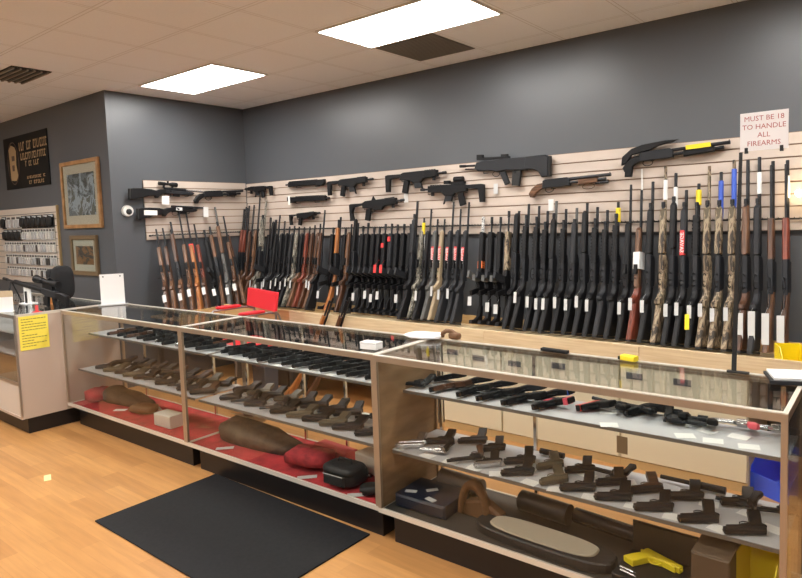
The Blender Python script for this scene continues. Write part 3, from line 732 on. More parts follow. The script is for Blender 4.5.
def tac_wall(r, L, m=GUNK, mag=True, brace=False, hg=None, fat=1.0, mag_m=None):
    s = L / .70
    P = [(0, -.12 * s), (0, .03 * s), (.03 * s, .038 * s), (.19 * s, .034 * s), (.19 * s, .004), (.06 * s, -.005), (.045 * s, -.12 * s)]
    if brace: P = [(0, -.13 * s), (0, .03 * s), (.02 * s, .036 * s), (.17 * s, .03 * s), (.17 * s, .008), (.06 * s, .0), (.035 * s, -.05 * s), (.05 * s, -.13 * s)]
    MB().prism(P, -.017, .017, .004).build('stock', m, r)
    MB().prism([(.18 * s, -.02), (.18 * s, .03), (.22 * s, .046 * s), (.46 * s, .046 * s), (.46 * s, -.02), (.42 * s, -.055 * s), (.33 * s, -.055 * s), (.31 * s, -.035 * s)], -.018, .018, .004).build('receiver', m, r)
    MB().prism([(.225 * s, -.03 * s), (.285 * s, -.03 * s), (.255 * s, -.15 * s), (.195 * s, -.135 * s)], -.014, .014, .004).build('pistol_grip', m, r)
    g = MB(); ring(g, .305 * s, -.05 * s, .028 * s, .018 * s, .003); g.build('trigger_guard', m, r)
    if mag: MB().prism([(.335 * s, -.05 * s), (.415 * s, -.05 * s), (.44 * s, -.13 * s), (.45 * s, -.17 * s) if mag == 2 else (.425 * s, -.105 * s), (.37 * s, -.18 * s) if mag == 2 else (.35 * s, -.105 * s)], -.012, .012, .003).build('magazine', mag_m or DGREY, r)
    e = L * .87
    mb = MB().prism([(.455 * s, -.025 * s), (.455 * s, .045 * s), (e, .04 * s), (e, -.018 * s)], -.021, .021, .006)
    q = .47 * s
    while q < e - .02: mb.box((q, -.01, .042 * s), (q + .008, .01, .050 * s)); mb.box((q, -.0228, -.002), (q + .012, .0228, .016)); q += .026
    mb.box((e - .06, -.006, -.05), (e - .03, .006, -.015))
    mb.build('handguard', hg or m, r)
    MB().cyl((e - .02, 0, .01), (L, 0, .01), .009).cyl((L - .04, 0, .01), (L, 0, .01), .013).build('barrel', STEEL, r)
    hooks((.21 * s, .6 * s), -.03, None, r)
def upper(r, L):
    mb = MB().prism([(.05, -.018), (.05, .03), (L - .10, .034), (L - .10, -.018)], -.02, .02, .006)
    q = .06
    while q < L - .12: mb.box((q, -.01, .032), (q + .008, .01, .04)); mb.box((q, -.0218, -.004), (q + .01, .0218, .012)); q += .024
    mb.build('handguard', GUNK, r)
    MB().cyl((0, 0, .006), (.06, 0, .006), .010).build('barrel', STEEL, r)
    MB().prism([(L - .12, -.03), (L - .12, .035), (L, .035), (L, .0), (L - .03, -.03)], -.019, .019, .005).build('receiver', GUNK, r)
    hooks((.2, .5), -.03, None, r)
def b2(u, v): return u, v
r, L = wall_gun('compact_rifle', 272, 188, 245.5, 190, 'very short black compact rifle in the wall corner, muzzle left')
tac_wall(r, L, mag=1)
r, L = wall_gun('rifle_upper', 286, 185.5, 325, 182.5, 'black rifle upper hung on the top slat, upper of the pair'); upper(r, L)
r, L = wall_gun('rifle_upper', 329.5, 198.5, 288, 200.5, 'black rifle upper with a white tag, lower of the pair'); upper(r, L)
MB().box((L - .06, .022, -.05), (L - .03, .024, .045)).build('price_tag', WHT, r)
r, L = wall_gun('tactical_rifle', 328, 185, 373, 180, 'black short rifle on the top slat right of the two uppers'); tac_wall(r, L, mag=1)
r, L = wall_gun('tactical_rifle', 290, 217, 320, 214, 'small black rifle with an open stock hung lowest at the left'); tac_wall(r, L, brace=True, mag=False)
r, L = wall_gun('tactical_rifle', 350, 208, 404, 201, 'black rifle with a raised triangular sight on the middle slats'); tac_wall(r, L, mag=False, brace=True)
MB().prism([(.30, .04), (.33, .085), (.36, .04)], -.008, .008, .002).build('sight', GUNK, r)
r, L = wall_gun('tactical_rifle', 386, 179.5, 446, 173.5, 'black carbine under the wall edge above the optic fitted rifle'); tac_wall(r, L, mag=1)
r, L = wall_gun('tactical_rifle', 484.5, 188, 421, 191, 'black carbine with a red dot optic, muzzle pointing left'); tac_wall(r, L, mag=1)
MB().box((.20, -.018, .045), (.34, .018, .065)).cyl((.22, 0, .085), (.31, 0, .085), .026, n=14).box((.36, -.015, .05), (.42, .015, .08)).build('optic', GUNK, r)
# bullpup (large) butt right, muzzle left
r, L = wall_gun('bullpup_rifle', 549.5, 163, 460, 167, 'large dark bullpup rifle with a long magazine on the top slat')
s = L
MB().prism([(0, -.105), (.0, .05), (.03, .066), (.12, .062), (.21, .056), (.22, -.045), (.14, -.045), (.09, -.065), (.06, -.11)], -.024, .024, .008).build('stock', DGREY, r)
MB().box((-.012, -.021, -.105), (0, .021, .055), ch=.004).build('butt_pad', BLK, r)
MB().prism([(.20, -.05), (.20, .055), (.40, .052), (.62, .038), (.68, .03), (.70, -.02), (.66, -.045), (.52, -.045), (.47, -.058), (.40, -.045)], -.022, .022, .007).build('body', DGREY, r)
mb = MB().box((.36, -.010, .05), (.68, .010, .070)).box((.38, -.012, .070), (.44, .012, .088)).box((.62, -.012, .060), (.68, .012, .095)); mb.build('top_rail', GUNK, r)
MB().prism([(.25, -.05), (.33, -.05), (.335, -.17), (.265, -.175)], -.014, .014, .004).build('magazine', BLK, r)
MB().prism([(.40, -.055), (.455, -.055), (.40, -.165), (.355, -.15)], -.015, .015, .005).build('pistol_grip', DGREY, r)
g = MB(); ring(g, .49, -.07, .035, .022, .003); g.build('trigger_guard', GUNK, r)
MB().cyl((.68, 0, .006), (L, 0, .006), .0095).cyl((L - .06, 0, .006), (L, 0, .006), .0125).build('barrel', STEEL, r)
MB().cyl((.69, .004, -.022), (.80, .004, -.022), .006).build('gas_tube', STEEL, r)
hooks((.3, .6), -.06, None, r)
MB().box((.49, -.028, -.235), (.53, -.026, -.15)).build('price_tag', GTAG, r)
r, L = wall_gun('shotgun', 530, 185, 611, 176, 'short shotgun with brown wood grip and forend on the slatwall', cat='shotgun')
pistol_shotgun(r, L, BRN, BRN); hooks((.2, .6), -.045, None, r)
MB().cyl((L - .12, -.004, -.04), (L - .02, -.004, -.04), .010).build('lamp_tube', STEEL, r)
g = MB(); ring(g, L - .18, -.058, .05, .02, .003); g.build('hand_strap', BRN, r)
# pump shotgun with top folding stock
r, L = wall_gun('shotgun', 624, 158.5, 730.5, 144, 'long black shotgun with a top folding stock and a yellow label', cat='shotgun')
pistol_shotgun(r, L, K, K); hooks((.2, .8), -.04, None, r)
MB().prism([(-.02, -.05), (-.01, .01), (.06, .060), (.14, .078), (.30, .086), (.39, .080), (.34, .066), (.25, .055), (.20, .035), (.06, .015), (.02, -.04)], -.016, .016, .005).build('folding_stock', K, r)
MB().prism([(.01, -.03), (.07, -.03), (.05, -.14), (.0, -.135)], -.016, .016, .005).build('rear_grip', K, r)
o = MB().box((.44, -.0235, .0), (.60, -.0205, .030)).build('yellow_label', YEL, r)
# loose price cards clipped on the slatwall
for (u, v, w, h, words) in [(196, 176 + 33, .05, .07, None), (463 - 10, 199, .03, .10, 'narrow white card hanging on the slatwall above the lettered rifles'), (551, 205, .045, .09, 'white card hanging on the slatwall above the black shotguns'), (406, 198, .05, .085, 'white card at the muzzle of the raised sight rifle'), (642, 180, .012, .16, 'thin white strip hanging under the folding stock shotgun')]:
    if not words: continue
    p = at(u, v, 'y', YS - .006); o = MB().box((-w / 2, -.002, -h / 2), (w / 2, .002, h / 2), ch=.0004).build('price_card', WHT); o.location = p; tag(o, words, 'card')

# ------------------------------------------------------------------ handguns
def pistol_proto(kind, sl, fr_, gm=None):
    t = empty('pistol' if kind != 'rev' and kind != 'longrev' else 'revolver')
    if kind in ('full', 'mid', 'sub'):
        s = {'full': 1., 'mid': .9, 'sub': .78}[kind]
        MB().prism([(0, 0), (-.003, .012), (.004, .029), (.188 * s, .029), (.192 * s, .022), (.192 * s, .0)], -.0145, .0145, .003).box((.178 * s, -.002, .029), (.183 * s, .002, .033)).box((.006, -.007, .029), (.014, .007, .034)).cyl((.188 * s, 0, .014), (.196 * s, 0, .014), .0065, n=8).build('slide', sl, t)
        MB().prism([(.0, 0), (-.010, -.003), (-.008, -.010), (.006, -.02), (-.012, -.075), (-.020, -.112 * s), (.036, -.118 * s), (.045, -.08), (.056, -.035), (.07, -.022), (.10, -.020), (.112, -.012), (.175 * s, -.010), (.175 * s, 0)], -.016, .016, .004).build('grip_frame', fr_, t)
        g = MB(); g.tube([(.056, 0, -.020), (.060, 0, -.040), (.080, 0, -.046), (.100, 0, -.040), (.108, 0, -.014)], .0028, 6).tube([(.082, 0, -.02), (.078, 0, -.036)], .002, 5); g.build('trigger_guard', fr_, t)
    else:
        bl = .10 if kind == 'rev' else .16
        MB().cyl((.06, 0, .018), (.06 + bl, 0, .018), .0095).box((.06, -.004, .026), (.06 + bl, .004, .031)).cyl((.06, 0, .004), (.05 + bl * .9, 0, .004), .006).build('barrel', sl, t)
        MB().cyl((.012, 0, .008), (.054, 0, .008), .0195, n=14).build('cylinder', sl, t)
        MB().prism([(-.015, -.02), (-.012, .02), (.0, .032), (.062, .032), (.068, -.012), (.05, -.022)], -.009, .009, .003).build('frame', sl, t)
        MB().prism([(-.015, .012), (-.028, -.01), (-.030, -.05), (-.045, -.09), (-.035, -.105), (.0, -.10), (.004, -.06), (.012, -.02)], -.014, .014, .006).build('grip', gm or fr_, t)
        g = MB(); g.tube([(.012, 0, -.018), (.015, 0, -.040), (.034, 0, -.044), (.050, 0, -.036), (.054, 0, -.014)], .0025, 6); g.build('trigger_guard', sl, t)
        MB().box((-.022, -.003, .018), (-.010, .003, .040)).build('hammer', sl, t)
    return t
PK = {}
def proto(key):
    """first use builds the thing itself, later uses copy it"""
    spec = {'kk': ('full', STEEL, GUNK), 'mk': ('mid', GUNK, GUNK), 'sk': ('sub', STEEL, GUNK), 'gk': ('mid', DGREY, GUNK), 'dk': ('full', DGREY, DGREY),
            'ss': ('mid', SILV, GUNK), 'sss': ('full', SILV, SILV), 'tt': ('mid', mat('olive_tan', (.10, .08, .05), .5), mat('olive_tan', (.10, .08, .05), .5)),
            'rev': ('rev', STEEL, GUNK), 'srev': ('rev', SILV, GUNK), 'prev': ('rev', SILV, PINK), 'lrev': ('longrev', STEEL, WAL), 'krev': ('longrev', STEEL, GUNK), 'wk': ('full', STEEL, WAL),
            'yy': ('full', YEL, YEL)}[key]
    if key in PK: return copy_tree(PK[key])
    t = pistol_proto(*spec); reg(t); PK[key] = t; return t
WORD = {'kk': 'full size black pistol', 'mk': 'medium black pistol', 'sk': 'small black pistol', 'gk': 'dark grey and black pistol', 'dk': 'dark grey pistol', 'ss': 'two tone silver and black pistol', 'sss': 'silver pistol',
        'tt': 'olive tan pistol', 'rev': 'black revolver', 'srev': 'silver revolver', 'prev': 'silver revolver with a pink grip', 'lrev': 'long black revolver with a brown grip', 'krev': 'long black revolver', 'wk': 'black pistol with a wooden grip', 'yy': 'bright yellow pistol'}
def lay(key, x, y, z, ang, label, group, side=1, tilt=.24, PS=.88):
    """pistol lying on its side; ang = direction of the muzzle in plan; grip to its right or left"""
    t = proto(key); X = Vector((math.cos(ang), math.sin(ang), 0))
    Z = Vector((-X.y, X.x, 0)) * side
    Zt = Z * math.cos(tilt) - Vector((0, 0, math.sin(tilt)))     # top of the gun, propped so that the grip rises
    rev = 'rev' in key
    hgt = (.0205 if rev else .0165) * PS * math.cos(tilt) + .029 * PS * math.sin(tilt)
    hgt += .0035 if tilt else .001
    mid = (X * .09 - Z * .035 * math.cos(tilt)) * PS
    t.matrix_world = frame_mx(Vector((x, y, z + hgt)) - mid, X, Zt) @ Matrix.Scale(PS, 4)
    tag(t, label, 'revolver' if rev else 'pistol', group)
    return t
# side=+1: top is counter-clockwise from muzzle; muzzle pointing -x (ang=pi): Z=(0,-1): top towards the customer, grip to the back
def rows(x0, x1, n, ys, z, keys, where, group, a0=PI):
    Rm = Matrix.Rotation(ANG, 4, 'Z')
    for ri, y in enumerate(ys):
        for i in range(n[ri]):
            key = keys[(i * 3 + ri * 5 + (i // 4)) % len(keys)]
            x = x0 + (x1 - x0) * (i + .45 + .38 * (ri % 2)) / (n[ri] + .3)
            p = Rm @ Vector((x + random.uniform(-.012, .012), y, z))
            rn = ['back', 'front'][ri] if len(ys) == 2 else ['back', 'middle', 'front'][ri]
            lay(key, p.x, p.y, p.z, a0 + random.uniform(-.12, .18), '%s, %s from left, %s row, %s' % (WORD[key], ORD[i], rn, where), group, side=-1 if a0 > 4 else 1)
SU, SL = .7455, .4605
rows(-L2 - L1 + .30, -L2 - .03, (10, 10), (.375, .275), SU, ['kk', 'gk', 'mk', 'ss', 'dk', 'wk'], 'left case upper shelf', 'handguns on the upper shelf of the left case', 4.42)
rows(-L2 - L1 + .10, -L2 - .03, (10, 10), (.40, .22), SL, ['mk', 'kk', 'tt', 'rev', 'wk', 'sk'], 'left case lower shelf', 'handguns on the lower shelf of the left case', 3.75)
rows(-L2 + .06, -.04, (14, 14), (.375, .275), SU, ['kk', 'mk', 'gk', 'dk', 'kk', 'sk'], 'middle case upper shelf', 'handguns on the upper shelf of the middle case', 4.42)
rows(-L2 + .06, -.04, (11, 11), (.40, .22), SL, ['mk', 'kk', 'rev', 'tt', 'dk', 'sk'], 'middle case lower shelf', 'handguns on the lower shelf of the middle case', 3.75)
# right case : placed one by one
up3 = [(412, 384, 'krev', PI + .25, 'long black revolver leaning at the left end of the upper shelf'), (448, 381, 'sk', PI + .0, 'small black pistol at the back, second from left on the right case upper shelf'),
 (440, 394, 'wk', PI + .05, 'black pistol with a brown grip near the left end of the right upper shelf'), (468, 397, 'mk', PI + .55, 'black pistol pointing to the camera left of the two pale cards'),
 (477, 384.5, 'kk', PI + .45, 'black pistol at the back, third from the left on the right upper shelf'), (494, 400, 'kk', PI + .15, 'black pistol in front, left of the big paired pistols'),
 (500, 388, 'gk', PI + .15, 'dark grey pistol at the back left of the blue trimmed one'), (522, 403, 'kk', PI + .2, 'black pistol in front between the dark grey one and the pink banded one'),
 (528, 392, 'dk', PI + .2, 'dark grey pistol at the back just left of the blue trimmed one'), (556, 397, 'mk', PI + .15, 'black pistol with blue trim'),
 (550, 409, 'mk', PI + .1, 'black pistol with pink bands'), (593, 411, 'sk', PI - .2, 'small pistol with a red slide'),
 (618, 401, 'krev', PI - .25, 'long black revolver at the back right of the red slide pistol'), (632, 412, 'krev', PI - .1, 'large black revolver in front with a brown tag hanging below it'),
 (655, 406, 'mk', PI, 'black pistol at the back right of the long revolvers'), (672, 409, 'rev', PI, 'dark revolver at the back left of the small round grip one'), (700, 414, 'rev', 0.1, 'dark revolver at the back beside the pink grip revolver'),
 (688, 424, 'rev', PI + .1, 'small slim black revolver with a rounded grip on the right upper shelf edge'), (732, 422, 'prev', PI + .1, 'silver revolver with a pink grip on the right upper shelf'), (765, 430, 'srev', PI + .2, 'silver revolver at the right end of the upper shelf')]
for (u, v, key, a, words) in up3:
    p = at(u, v, 'z', SU + .01)
    p.y = min(max(p.y, .28), .415); sd = 1
    if 'rev' not in key: a = 4.42 + (a - PI) * .5; sd = -1
    elif u > 560: sd = -1
    t = lay(key, p.x, p.y, SU, a, words, 'handguns on the upper shelf of the right case', sd)
    if words.endswith('pink bands'): MB().box((.0, -.0175, -.10), (.05, .0175, -.08)).box((.03, -.0165, -.005), (.07, .0165, .031)).build('pink_band', PINK, t)
    if words.endswith('blue trim'): MB().box((.0, -.0175, -.10), (.04, .0175, -.085)).box((.09, -.0165, -.002), (.11, .0165, .031)).build('blue_trim', BLUL, t)
    if words.startswith('small pistol with a red slide'): MB().box((.0, -.0158, .0), (.145, .0158, .0305)).build('red_slide', mat('red_anodised', (.65, .06, .04), .35), t)
    if 'brown tag' in words:
        q = at(629, 436, 'y', .262)
        o = MB().box((-.022, -.001, -.045), (.022, .001, .025)).build('brown_tag', mat('brown_card', (.24, .17, .10), .7)); o.location = (q.x, .185, .70); tag(o, 'brown card tag hanging below the front edge of the right upper shelf', 'tag')
lo3 = [(398, 450, 'sss', PI + .1, 'silver pistol farthest left on the lower shelf of the right case'), (417, 457, 'srev', PI + .1, 'silver revolver second from the left on the right lower shelf'),
 (440, 440, 'kk', PI, 'dark pistol at the back left corner of the right lower shelf'), (473, 439, 'kk', PI + .1, 'dark pistol at the back, second from the left on the right lower shelf'),
 (490, 447, 'gk', PI + .2, 'dark pistol behind the two tone silver one on the right lower shelf'), (462, 459, 'lrev', PI + .65, 'long brown gripped revolver pointing at the customer'),
 (479, 466, 'ss', PI + .25, 'two tone silver pistol in front on the right lower shelf'), (519, 459, 'kk', PI + .15, 'dark pistol at the back left of the tan snub pistol'),
 (510, 475, 'kk', PI + .1, 'dark pistol in front left of the tan snub pistol'), (546, 464, 'tt', PI + .35, 'olive tan snub pistol at the back of the right lower shelf'),
 (545, 482, 'tt', PI + .35, 'olive tan snub pistol at the front of the right lower shelf'), (577, 468, 'mk', PI + .1, 'dark pistol at the back right of the olive tan pair'),
 (573, 489, 'kk', PI + .0, 'dark pistol in front right of the olive tan pair'), (608, 480, 'mk', PI + .1, 'dark pistol at the back left of the two tone brown pistol'),
 (610, 497, 'kk', PI - .05, 'dark pistol in front below the long round gripped revolver'), (622, 461, 'krev', PI - .25, 'long dark revolver with a round grip at the back edge'),
 (643, 487, 'wk', PI + .2, 'black and brown pistol at the back among the white cards'), (652, 505, 'kk', PI - .05, 'dark pistol in front above the long black case'),
 (683, 494, 'kk', PI - .05, 'dark pistol at the back below the long barrel'), (696, 516, 'kk', PI - .0, 'dark pistol in front above the red edged box'),
 (735, 500, 'mk', PI - .1, 'dark pistol at the back left of the end revolver'), (742, 527, 'kk', PI - .0, 'dark pistol in front at the right end above the yellow bin'),
 (742, 484, 'rev', PI - .2, 'dark revolver at the back next to the blue bin'), (773, 503, 'rev', PI + .1, 'dark revolver at the right end of the lower shelf')]
for (u, v, key, a, words) in lo3:
    p = at(u, v, 'z', SL + .012); p.y = min(max(p.y, .19), .41); p.x = min(p.x, 1.665)
    lay(key, p.x, p.y, SL, a + (.58 if 'rev' not in key else .2), words, 'handguns on the lower shelf of the right case', PS=.76)
# long pistol barrel and dark light bar at the back of the lower shelf
p0 = at(661, 476, 'z', SL + .02); p1 = at(727, 489, 'z', SL + .02); p0.y = p1.y = .455
o = MB().cyl(p0, (p0 + p1) / 2, .009).cyl((p0 + p1) / 2, p1, .015).build('spare_barrel', GUNK); tag(o, 'long black barrel lying along the back edge of the right lower shelf', 'barrel')
p0 = at(543, 449, 'z', SL + .02); p1 = at(568, 453, 'z', SL + .02); p0.y = p1.y = .44
o = MB().cyl(p0, p1, .014).box(tuple(p0 + Vector((.05, -.012, -.019))), tuple(p0 + Vector((.08, .012, -.004)))).build('weapon_light', GUNK); tag(o, 'short black cylinder light at the back of the right lower shelf', 'light')
# white price cards on the shelves
def cards(pts, z, label, group, y0, y1):
    pr = None
    for (u, v) in pts:
        p = at(u - 3, v + 4, 'z', z); p.y = min(max(p.y, y0), y1)
        if pr is None:
            pr = MB().box((-.036, -.028, 0), (.036, .028, .0012), ch=.0003).build('price_card', WHT); o = pr
        else:
            o = pr.copy(); C.objects.link(o)
        o.location = (p.x, p.y, z + .0004); o.rotation_euler = (0, 0, random.uniform(-.4, .6)); tag(o, label, 'card', group)
cards([(611, 408), (612, 421), (688, 432), (710, 427), (716, 437), (684, 420), (752, 443), (742, 433), (440, 386), (530, 382)], SU, 'small white price card lying on the upper shelf of the right case', 'white cards on the right upper shelf', .225, .45)
cards([(398, 446), (430, 452), (446, 462), (468, 470), (500, 470), (530, 466), (531, 480), (557, 487), (590, 471), (594, 493), (630, 478), (637, 502), (672, 489), (676, 513), (712, 500), (722, 525), (752, 510), (775, 525)], SL, 'small white price card lying on the lower shelf of the right case', 'white cards on the right lower shelf', .13, .46)
def cards_row(x0, x1, n, ys, z, label, group):
    Rm = Matrix.Rotation(ANG, 4, 'Z'); pr = None
    for y in ys:
        for i in range(n):
            p = Rm @ Vector((x0 + (x1 - x0) * (i + .95) / n, y, z))
            if pr is None: pr = MB().box((-.026, -.018, 0), (.026, .018, .0012)).build('price_card', WHT); o = pr
            else: o = pr.copy(); C.objects.link(o)
            o.location = (p.x, p.y, z + .0004); o.rotation_euler = (0, 0, random.uniform(-.3, .5)); tag(o, label, 'card', group)
cards_row(-L2 + .06, -.06, 11, (.31, .455), SL, 'small white price card on the lower shelf of the middle case', 'white cards on the middle lower shelf')
cards_row(-L2 + .06, -.06, 10, (.225,), SU, 'small white price card on the upper shelf of the middle case', 'white cards on the middle upper shelf')
cards_row(-L2 - L1 + .1, -L2 - .06, 9, (.46,), SL, 'small white price card on the lower shelf of the left case', 'white cards on the left lower shelf')

# ------------------------------------------------------------------ goods on the case bottoms
ZB = .187
def place(name, mb, m, x, y, z, rz, label, cat, group=None):
    o = mb.build(name, m); o.location = (x, y, z); o.rotation_euler = (0, 0, rz); tag(o, label, cat, group); return o
def rbox(w, d, h, ch=.006): return MB().box((-w / 2, -d / 2, 0), (w / 2, d / 2, h), ch=ch)
def soft_case(L, W, H_):
    mb = MB(); n = 22; prof = []
    for i in range(n):
        a = 2 * PI * i / n; e = .7
        x = L / 2 * math.copysign(abs(math.cos(a)) ** e, math.cos(a)); y = W / 2 * math.copysign(abs(math.sin(a)) ** e, math.sin(a)) * (1 - .35 * (x / L + .5))
        prof.append((x, y))
    vs = []; hs = [(0, .97), (H_ * .35, 1.), (H_ * .5, 1.015), (H_ * .65, .98), (H_ * .9, .80), (H_, .5)]
    for h, k in hs:
        for x, y in prof: vs.append((x * k, y * k, max(0, h * (1 + .12 * math.sin(x * 17 + y * 9)) * (1.1 - .5 * (x / L + .5)) if h else 0)))
    fs = [tuple(range(n - 1, -1, -1)), tuple((len(hs) - 1) * n + i for i in range(n))]
    for j in range(len(hs) - 1):
        for i in range(n): fs.append((j * n + i, j * n + (i + 1) % n, (j + 1) * n + (i + 1) % n, (j + 1) * n + i))
    return mb.add(vs, fs, None, True)
DKB = mat('dark_brown_canvas', (.10, .07, .045), .8, noise=.3, nscale=15)
BRL = mat('brown_leather', (.16, .075, .03), .6, noise=.25, nscale=12)
# left case
place('gun_case', soft_case(.62, .22, .10), DKB, -3.0, .25, ZB, .1, 'dark brown soft case on the red cloth of the left case', 'case')
place('small_box', rbox(.20, .12, .09), mat('white_carton', (.62, .58, .5), .6), -2.16, .12, ZB, .05, 'white carton on the red cloth near the right end of the left case', 'box')
place('folded_cloth', MB().blob((0, 0, .04), (.08, .10, .05), jit=.12), REDC, -3.315, .15, ZB + .012, .1, 'crumpled red cloth heaped in the left corner of the left case', 'cloth')
place('holster', MB().blob((0, 0, .03), (.12, .07, .03), jit=.08), BRL, -2.62, .17, ZB + .004, .3, 'brown leather pouch beside the white carton', 'pouch')
for q, (x, y, a) in enumerate([(-2.85, .10, .6), (-2.62, .28, -.3)]):
    place('instruction_sheet', MB().box((-.05, -.025, 0), (.05, .025, .001)), WHT, x, y, ZB + (.101 if q == 0 and False else .0008), a, ['pale slip of paper lying before the dark soft case', 'pale slip of paper by the brown pouch'][q], 'paper')
# middle case
place('gun_case', soft_case(.76, .26, .13), DKB, -1.265, .25, ZB + .001, .03, 'large dark brown soft gun case in the middle display case', 'case')
o = place('paper_fan', MB().prism([(-.16, -.04), (-.10, .05), (.0, .08), (.12, .05), (.18, -.03)], 0, .004, .001), mat('ivory_paper', (.55, .53, .42), .6), -1.42, .28, ZB + .146, 0, 'ivory paper fan lying on the large soft gun case', 'paper'); o.rotation_euler = (PI / 2 - .2 + PI, 0, 0)
place('red_bag', MB().blob((0, 0, .06), (.15, .10, .045), jit=.10), mat('red_fabric', (.34, .03, .035), .9, noise=.3, bump=.5, bscale=40), -.70, .17, ZB + .006, .15, 'red cloth bag before the dark gun case', 'bag')
t = empty('camera_bag', (-.36, .125, ZB + .002), .05); tag(t, 'black padded bag with a flap in the middle display case', 'bag')
MB().blob((0, 0, .055), (.12, .09, .055), nu=20, nv=10).build('bag_body', mat('black_nylon', (.015, .015, .016), .55, bump=.3), t)
MB().blob((0, -.01, .088), (.118, .085, .028), nu=20, nv=8).build('flap', mat('black_nylon', (.015, .015, .016), .55), t)
MB().box((-.075, -.104, .02), (.075, -.085, .075), ch=.008).build('front_pocket', mat('black_nylon', (.015, .015, .016), .55), t)
MB().tube([(-.07, -.105, .078), (0, -.108, .080), (.07, -.105, .078)], .002, 5).build('zipper', GTAG, t)
MB().tube([(-.05, 0, .113), (-.04, 0, .135), (.04, 0, .135), (.05, 0, .113)], .006, 6).build('handle', BLK, t)
MB().tube([(-.13, 0, .08), (-.16, .03, .03), (-.10, .07, .015), (.1, .09, .02), (.14, .03, .06)], .006).build('strap', BLK, t)
place('carton', rbox(.34, .17, .10), mat('white_carton', (.62, .58, .5), .6), -.28, .36, ZB, -.1, 'open white carton leaning at the right end of the middle case', 'box')
place('flat_box', rbox(.30, .10, .05), mat('red_box', (.5, .05, .06), .5), -.72, .39, ZB, -.05, 'bright red flat box behind the red cloth bag', 'box')
place('glove', MB().blob((0, 0, .022), (.085, .05, .022), jit=.15), BLK, -.13, .12, ZB + .006, .7, 'crumpled black glove on the red cloth at the right end', 'glove')
for q, (x, y, a) in enumerate([(-1.40, .065, .8), (-.60, .055, .8), (-.20, .05, .7)]):
    place('grey_slip', MB().box((-.055, -.02, 0), (.055, .02, .0015)), GTAG, x, y, ZB + .0006, a, ['pale grey slip before the big soft case', 'pale grey slip before the red bag', 'pale grey slip right of the black bag'][q], 'paper')
# right case
place('navy_case', rbox(.30, .24, .065, .01), mat('navy_plastic', (.010, .014, .030), .45), .19, .19, ZB, .05, 'navy blue hard case at the left end of the right case bottom', 'case')
for q, (x, y, a) in enumerate([(.10, .13, .4), (.24, .11, -.2), (.18, .2, .9)]): place('slip', MB().box((-.03, -.015, 0), (.03, .015, .0012)), GTAG, x, y, ZB + .0656, a, ['small pale slip on the navy case by the front glass', 'small pale slip right on the navy case', 'small pale slip on the middle of the navy case'][q], 'paper')
t = empty('leather_holster', (.47, .21, ZB)); tag(t, 'brown leather holster with a standing loop in the right case', 'holster')
MB().prism([(-.10, 0), (-.08, .07), (.02, .10), (.12, .05), (.13, 0)], -.03, .03, .01).build('pouch', BRL, t)
mb = MB(); n = 14
for i in range(n):
    a0 = PI * (i) / n; a1 = PI * (i + 1) / n
    P = lambda a, r: (-.02 + math.cos(a) * r * .55, -.055, .02 + math.sin(a) * r * 1.15)
    pts = [P(a0, .15), P(a1, .15), P(a1, .115), P(a0, .115)]
    mb.add([pts[0], pts[1], pts[2], pts[3], *[(p[0], p[1] + .04, p[2]) for p in pts]], [(0, 1, 2, 3), (7, 6, 5, 4), (0, 4, 5, 1), (3, 2, 6, 7)], None, True)
mb.build('loop', BRL, t)
for q, (u, v, L, rr, mm, words) in enumerate([(468, 474, .26, .045, mat('grey_tube', (.15, .15, .16), .3), 'wide grey tube behind the leather holster'), (545, 503, .26, .048, mat('black_tube', (.03, .03, .032), .35), 'black padded tube right of the leather holster'), (618, 513, .34, .035, mat('black_gloss_tube', (.02, .02, .022), .2), 'long glossy black tube beside the tan pouch')]):
    p = at(u, v, 'z', ZB + rr + .02)
    y = min(max(p.y, .22), .40)
    place('tube_case', MB().cyl((-L / 2, 0, 0), (L / 2, 0, 0), rr, n=22).cyl((-L / 2 - .004, 0, 0), (-L / 2, 0, 0), rr * .9, n=22), mm, p.x, y, ZB + rr, -.05 - .02 * q, words, 'tube')
# tan topped rifle case lying flat
t = empty('soft_case', (.83, .135, ZB), -.02); tag(t, 'black soft case with a large tan oval panel in the right case', 'case')
def oval(w, d, z0, z1, n=28):
    pts = []
    for i in range(n):
        a = 2 * PI * i / n; e = .62
        pts.append((w * math.copysign(abs(math.cos(a)) ** e, math.cos(a)), d * math.copysign(abs(math.sin(a)) ** e, math.sin(a))))
    mb = MB(); mb.prism(pts, z0, z1, .006, Matrix(((1, 0, 0, 0), (0, 0, 1, 0), (0, 1, 0, 0), (0, 0, 0, 1)))); return mb
oval(.33, .088, 0, .045).build('case_body', mat('black_nylon', (.010, .010, .011), .55), t)
oval(.255, .070, .0455, .054).build('tan_panel', mat('tan_suede', (.40, .34, .26), .85), t)
# long black hard case with accessories
t = empty('hard_case', (1.30, .16, ZB), -.02); tag(t, 'open black pistol case with red lining at the right', 'case')
MB().box((-.13, -.10, 0), (.17, .12, .03), ch=.004).build('case_base', BLK, t)
MB().box((-.13, .122, 0), (.17, .14, .15), ch=.004).build('lid', mat('dark_lid', (.025, .02, .018), .6), t)
MB().box((.171, -.10, .0), (.176, .12, .06)).build('red_edge', REDL, t)
p = at(645, 542, 'z', ZB + .06)
lay('yy', 1.295, .19, ZB + .032, -.35, 'bright yellow pistol lying in the open black case', 'pistols in the open case', side=1, tilt=0)
for q in range(2): place('cartridge', MB().cyl((-.03, 0, 0), (.02, 0, 0), .006).cyl((.02, 0, 0), (.035, 0, 0), .006, .001), SILV, 1.215 + .01 * q, .105 - .022 * q, ZB + .037, -.2, ['upper silver cartridge before the yellow pistol', 'lower silver cartridge before the yellow pistol'][q], 'cartridge', 'silver cartridges')
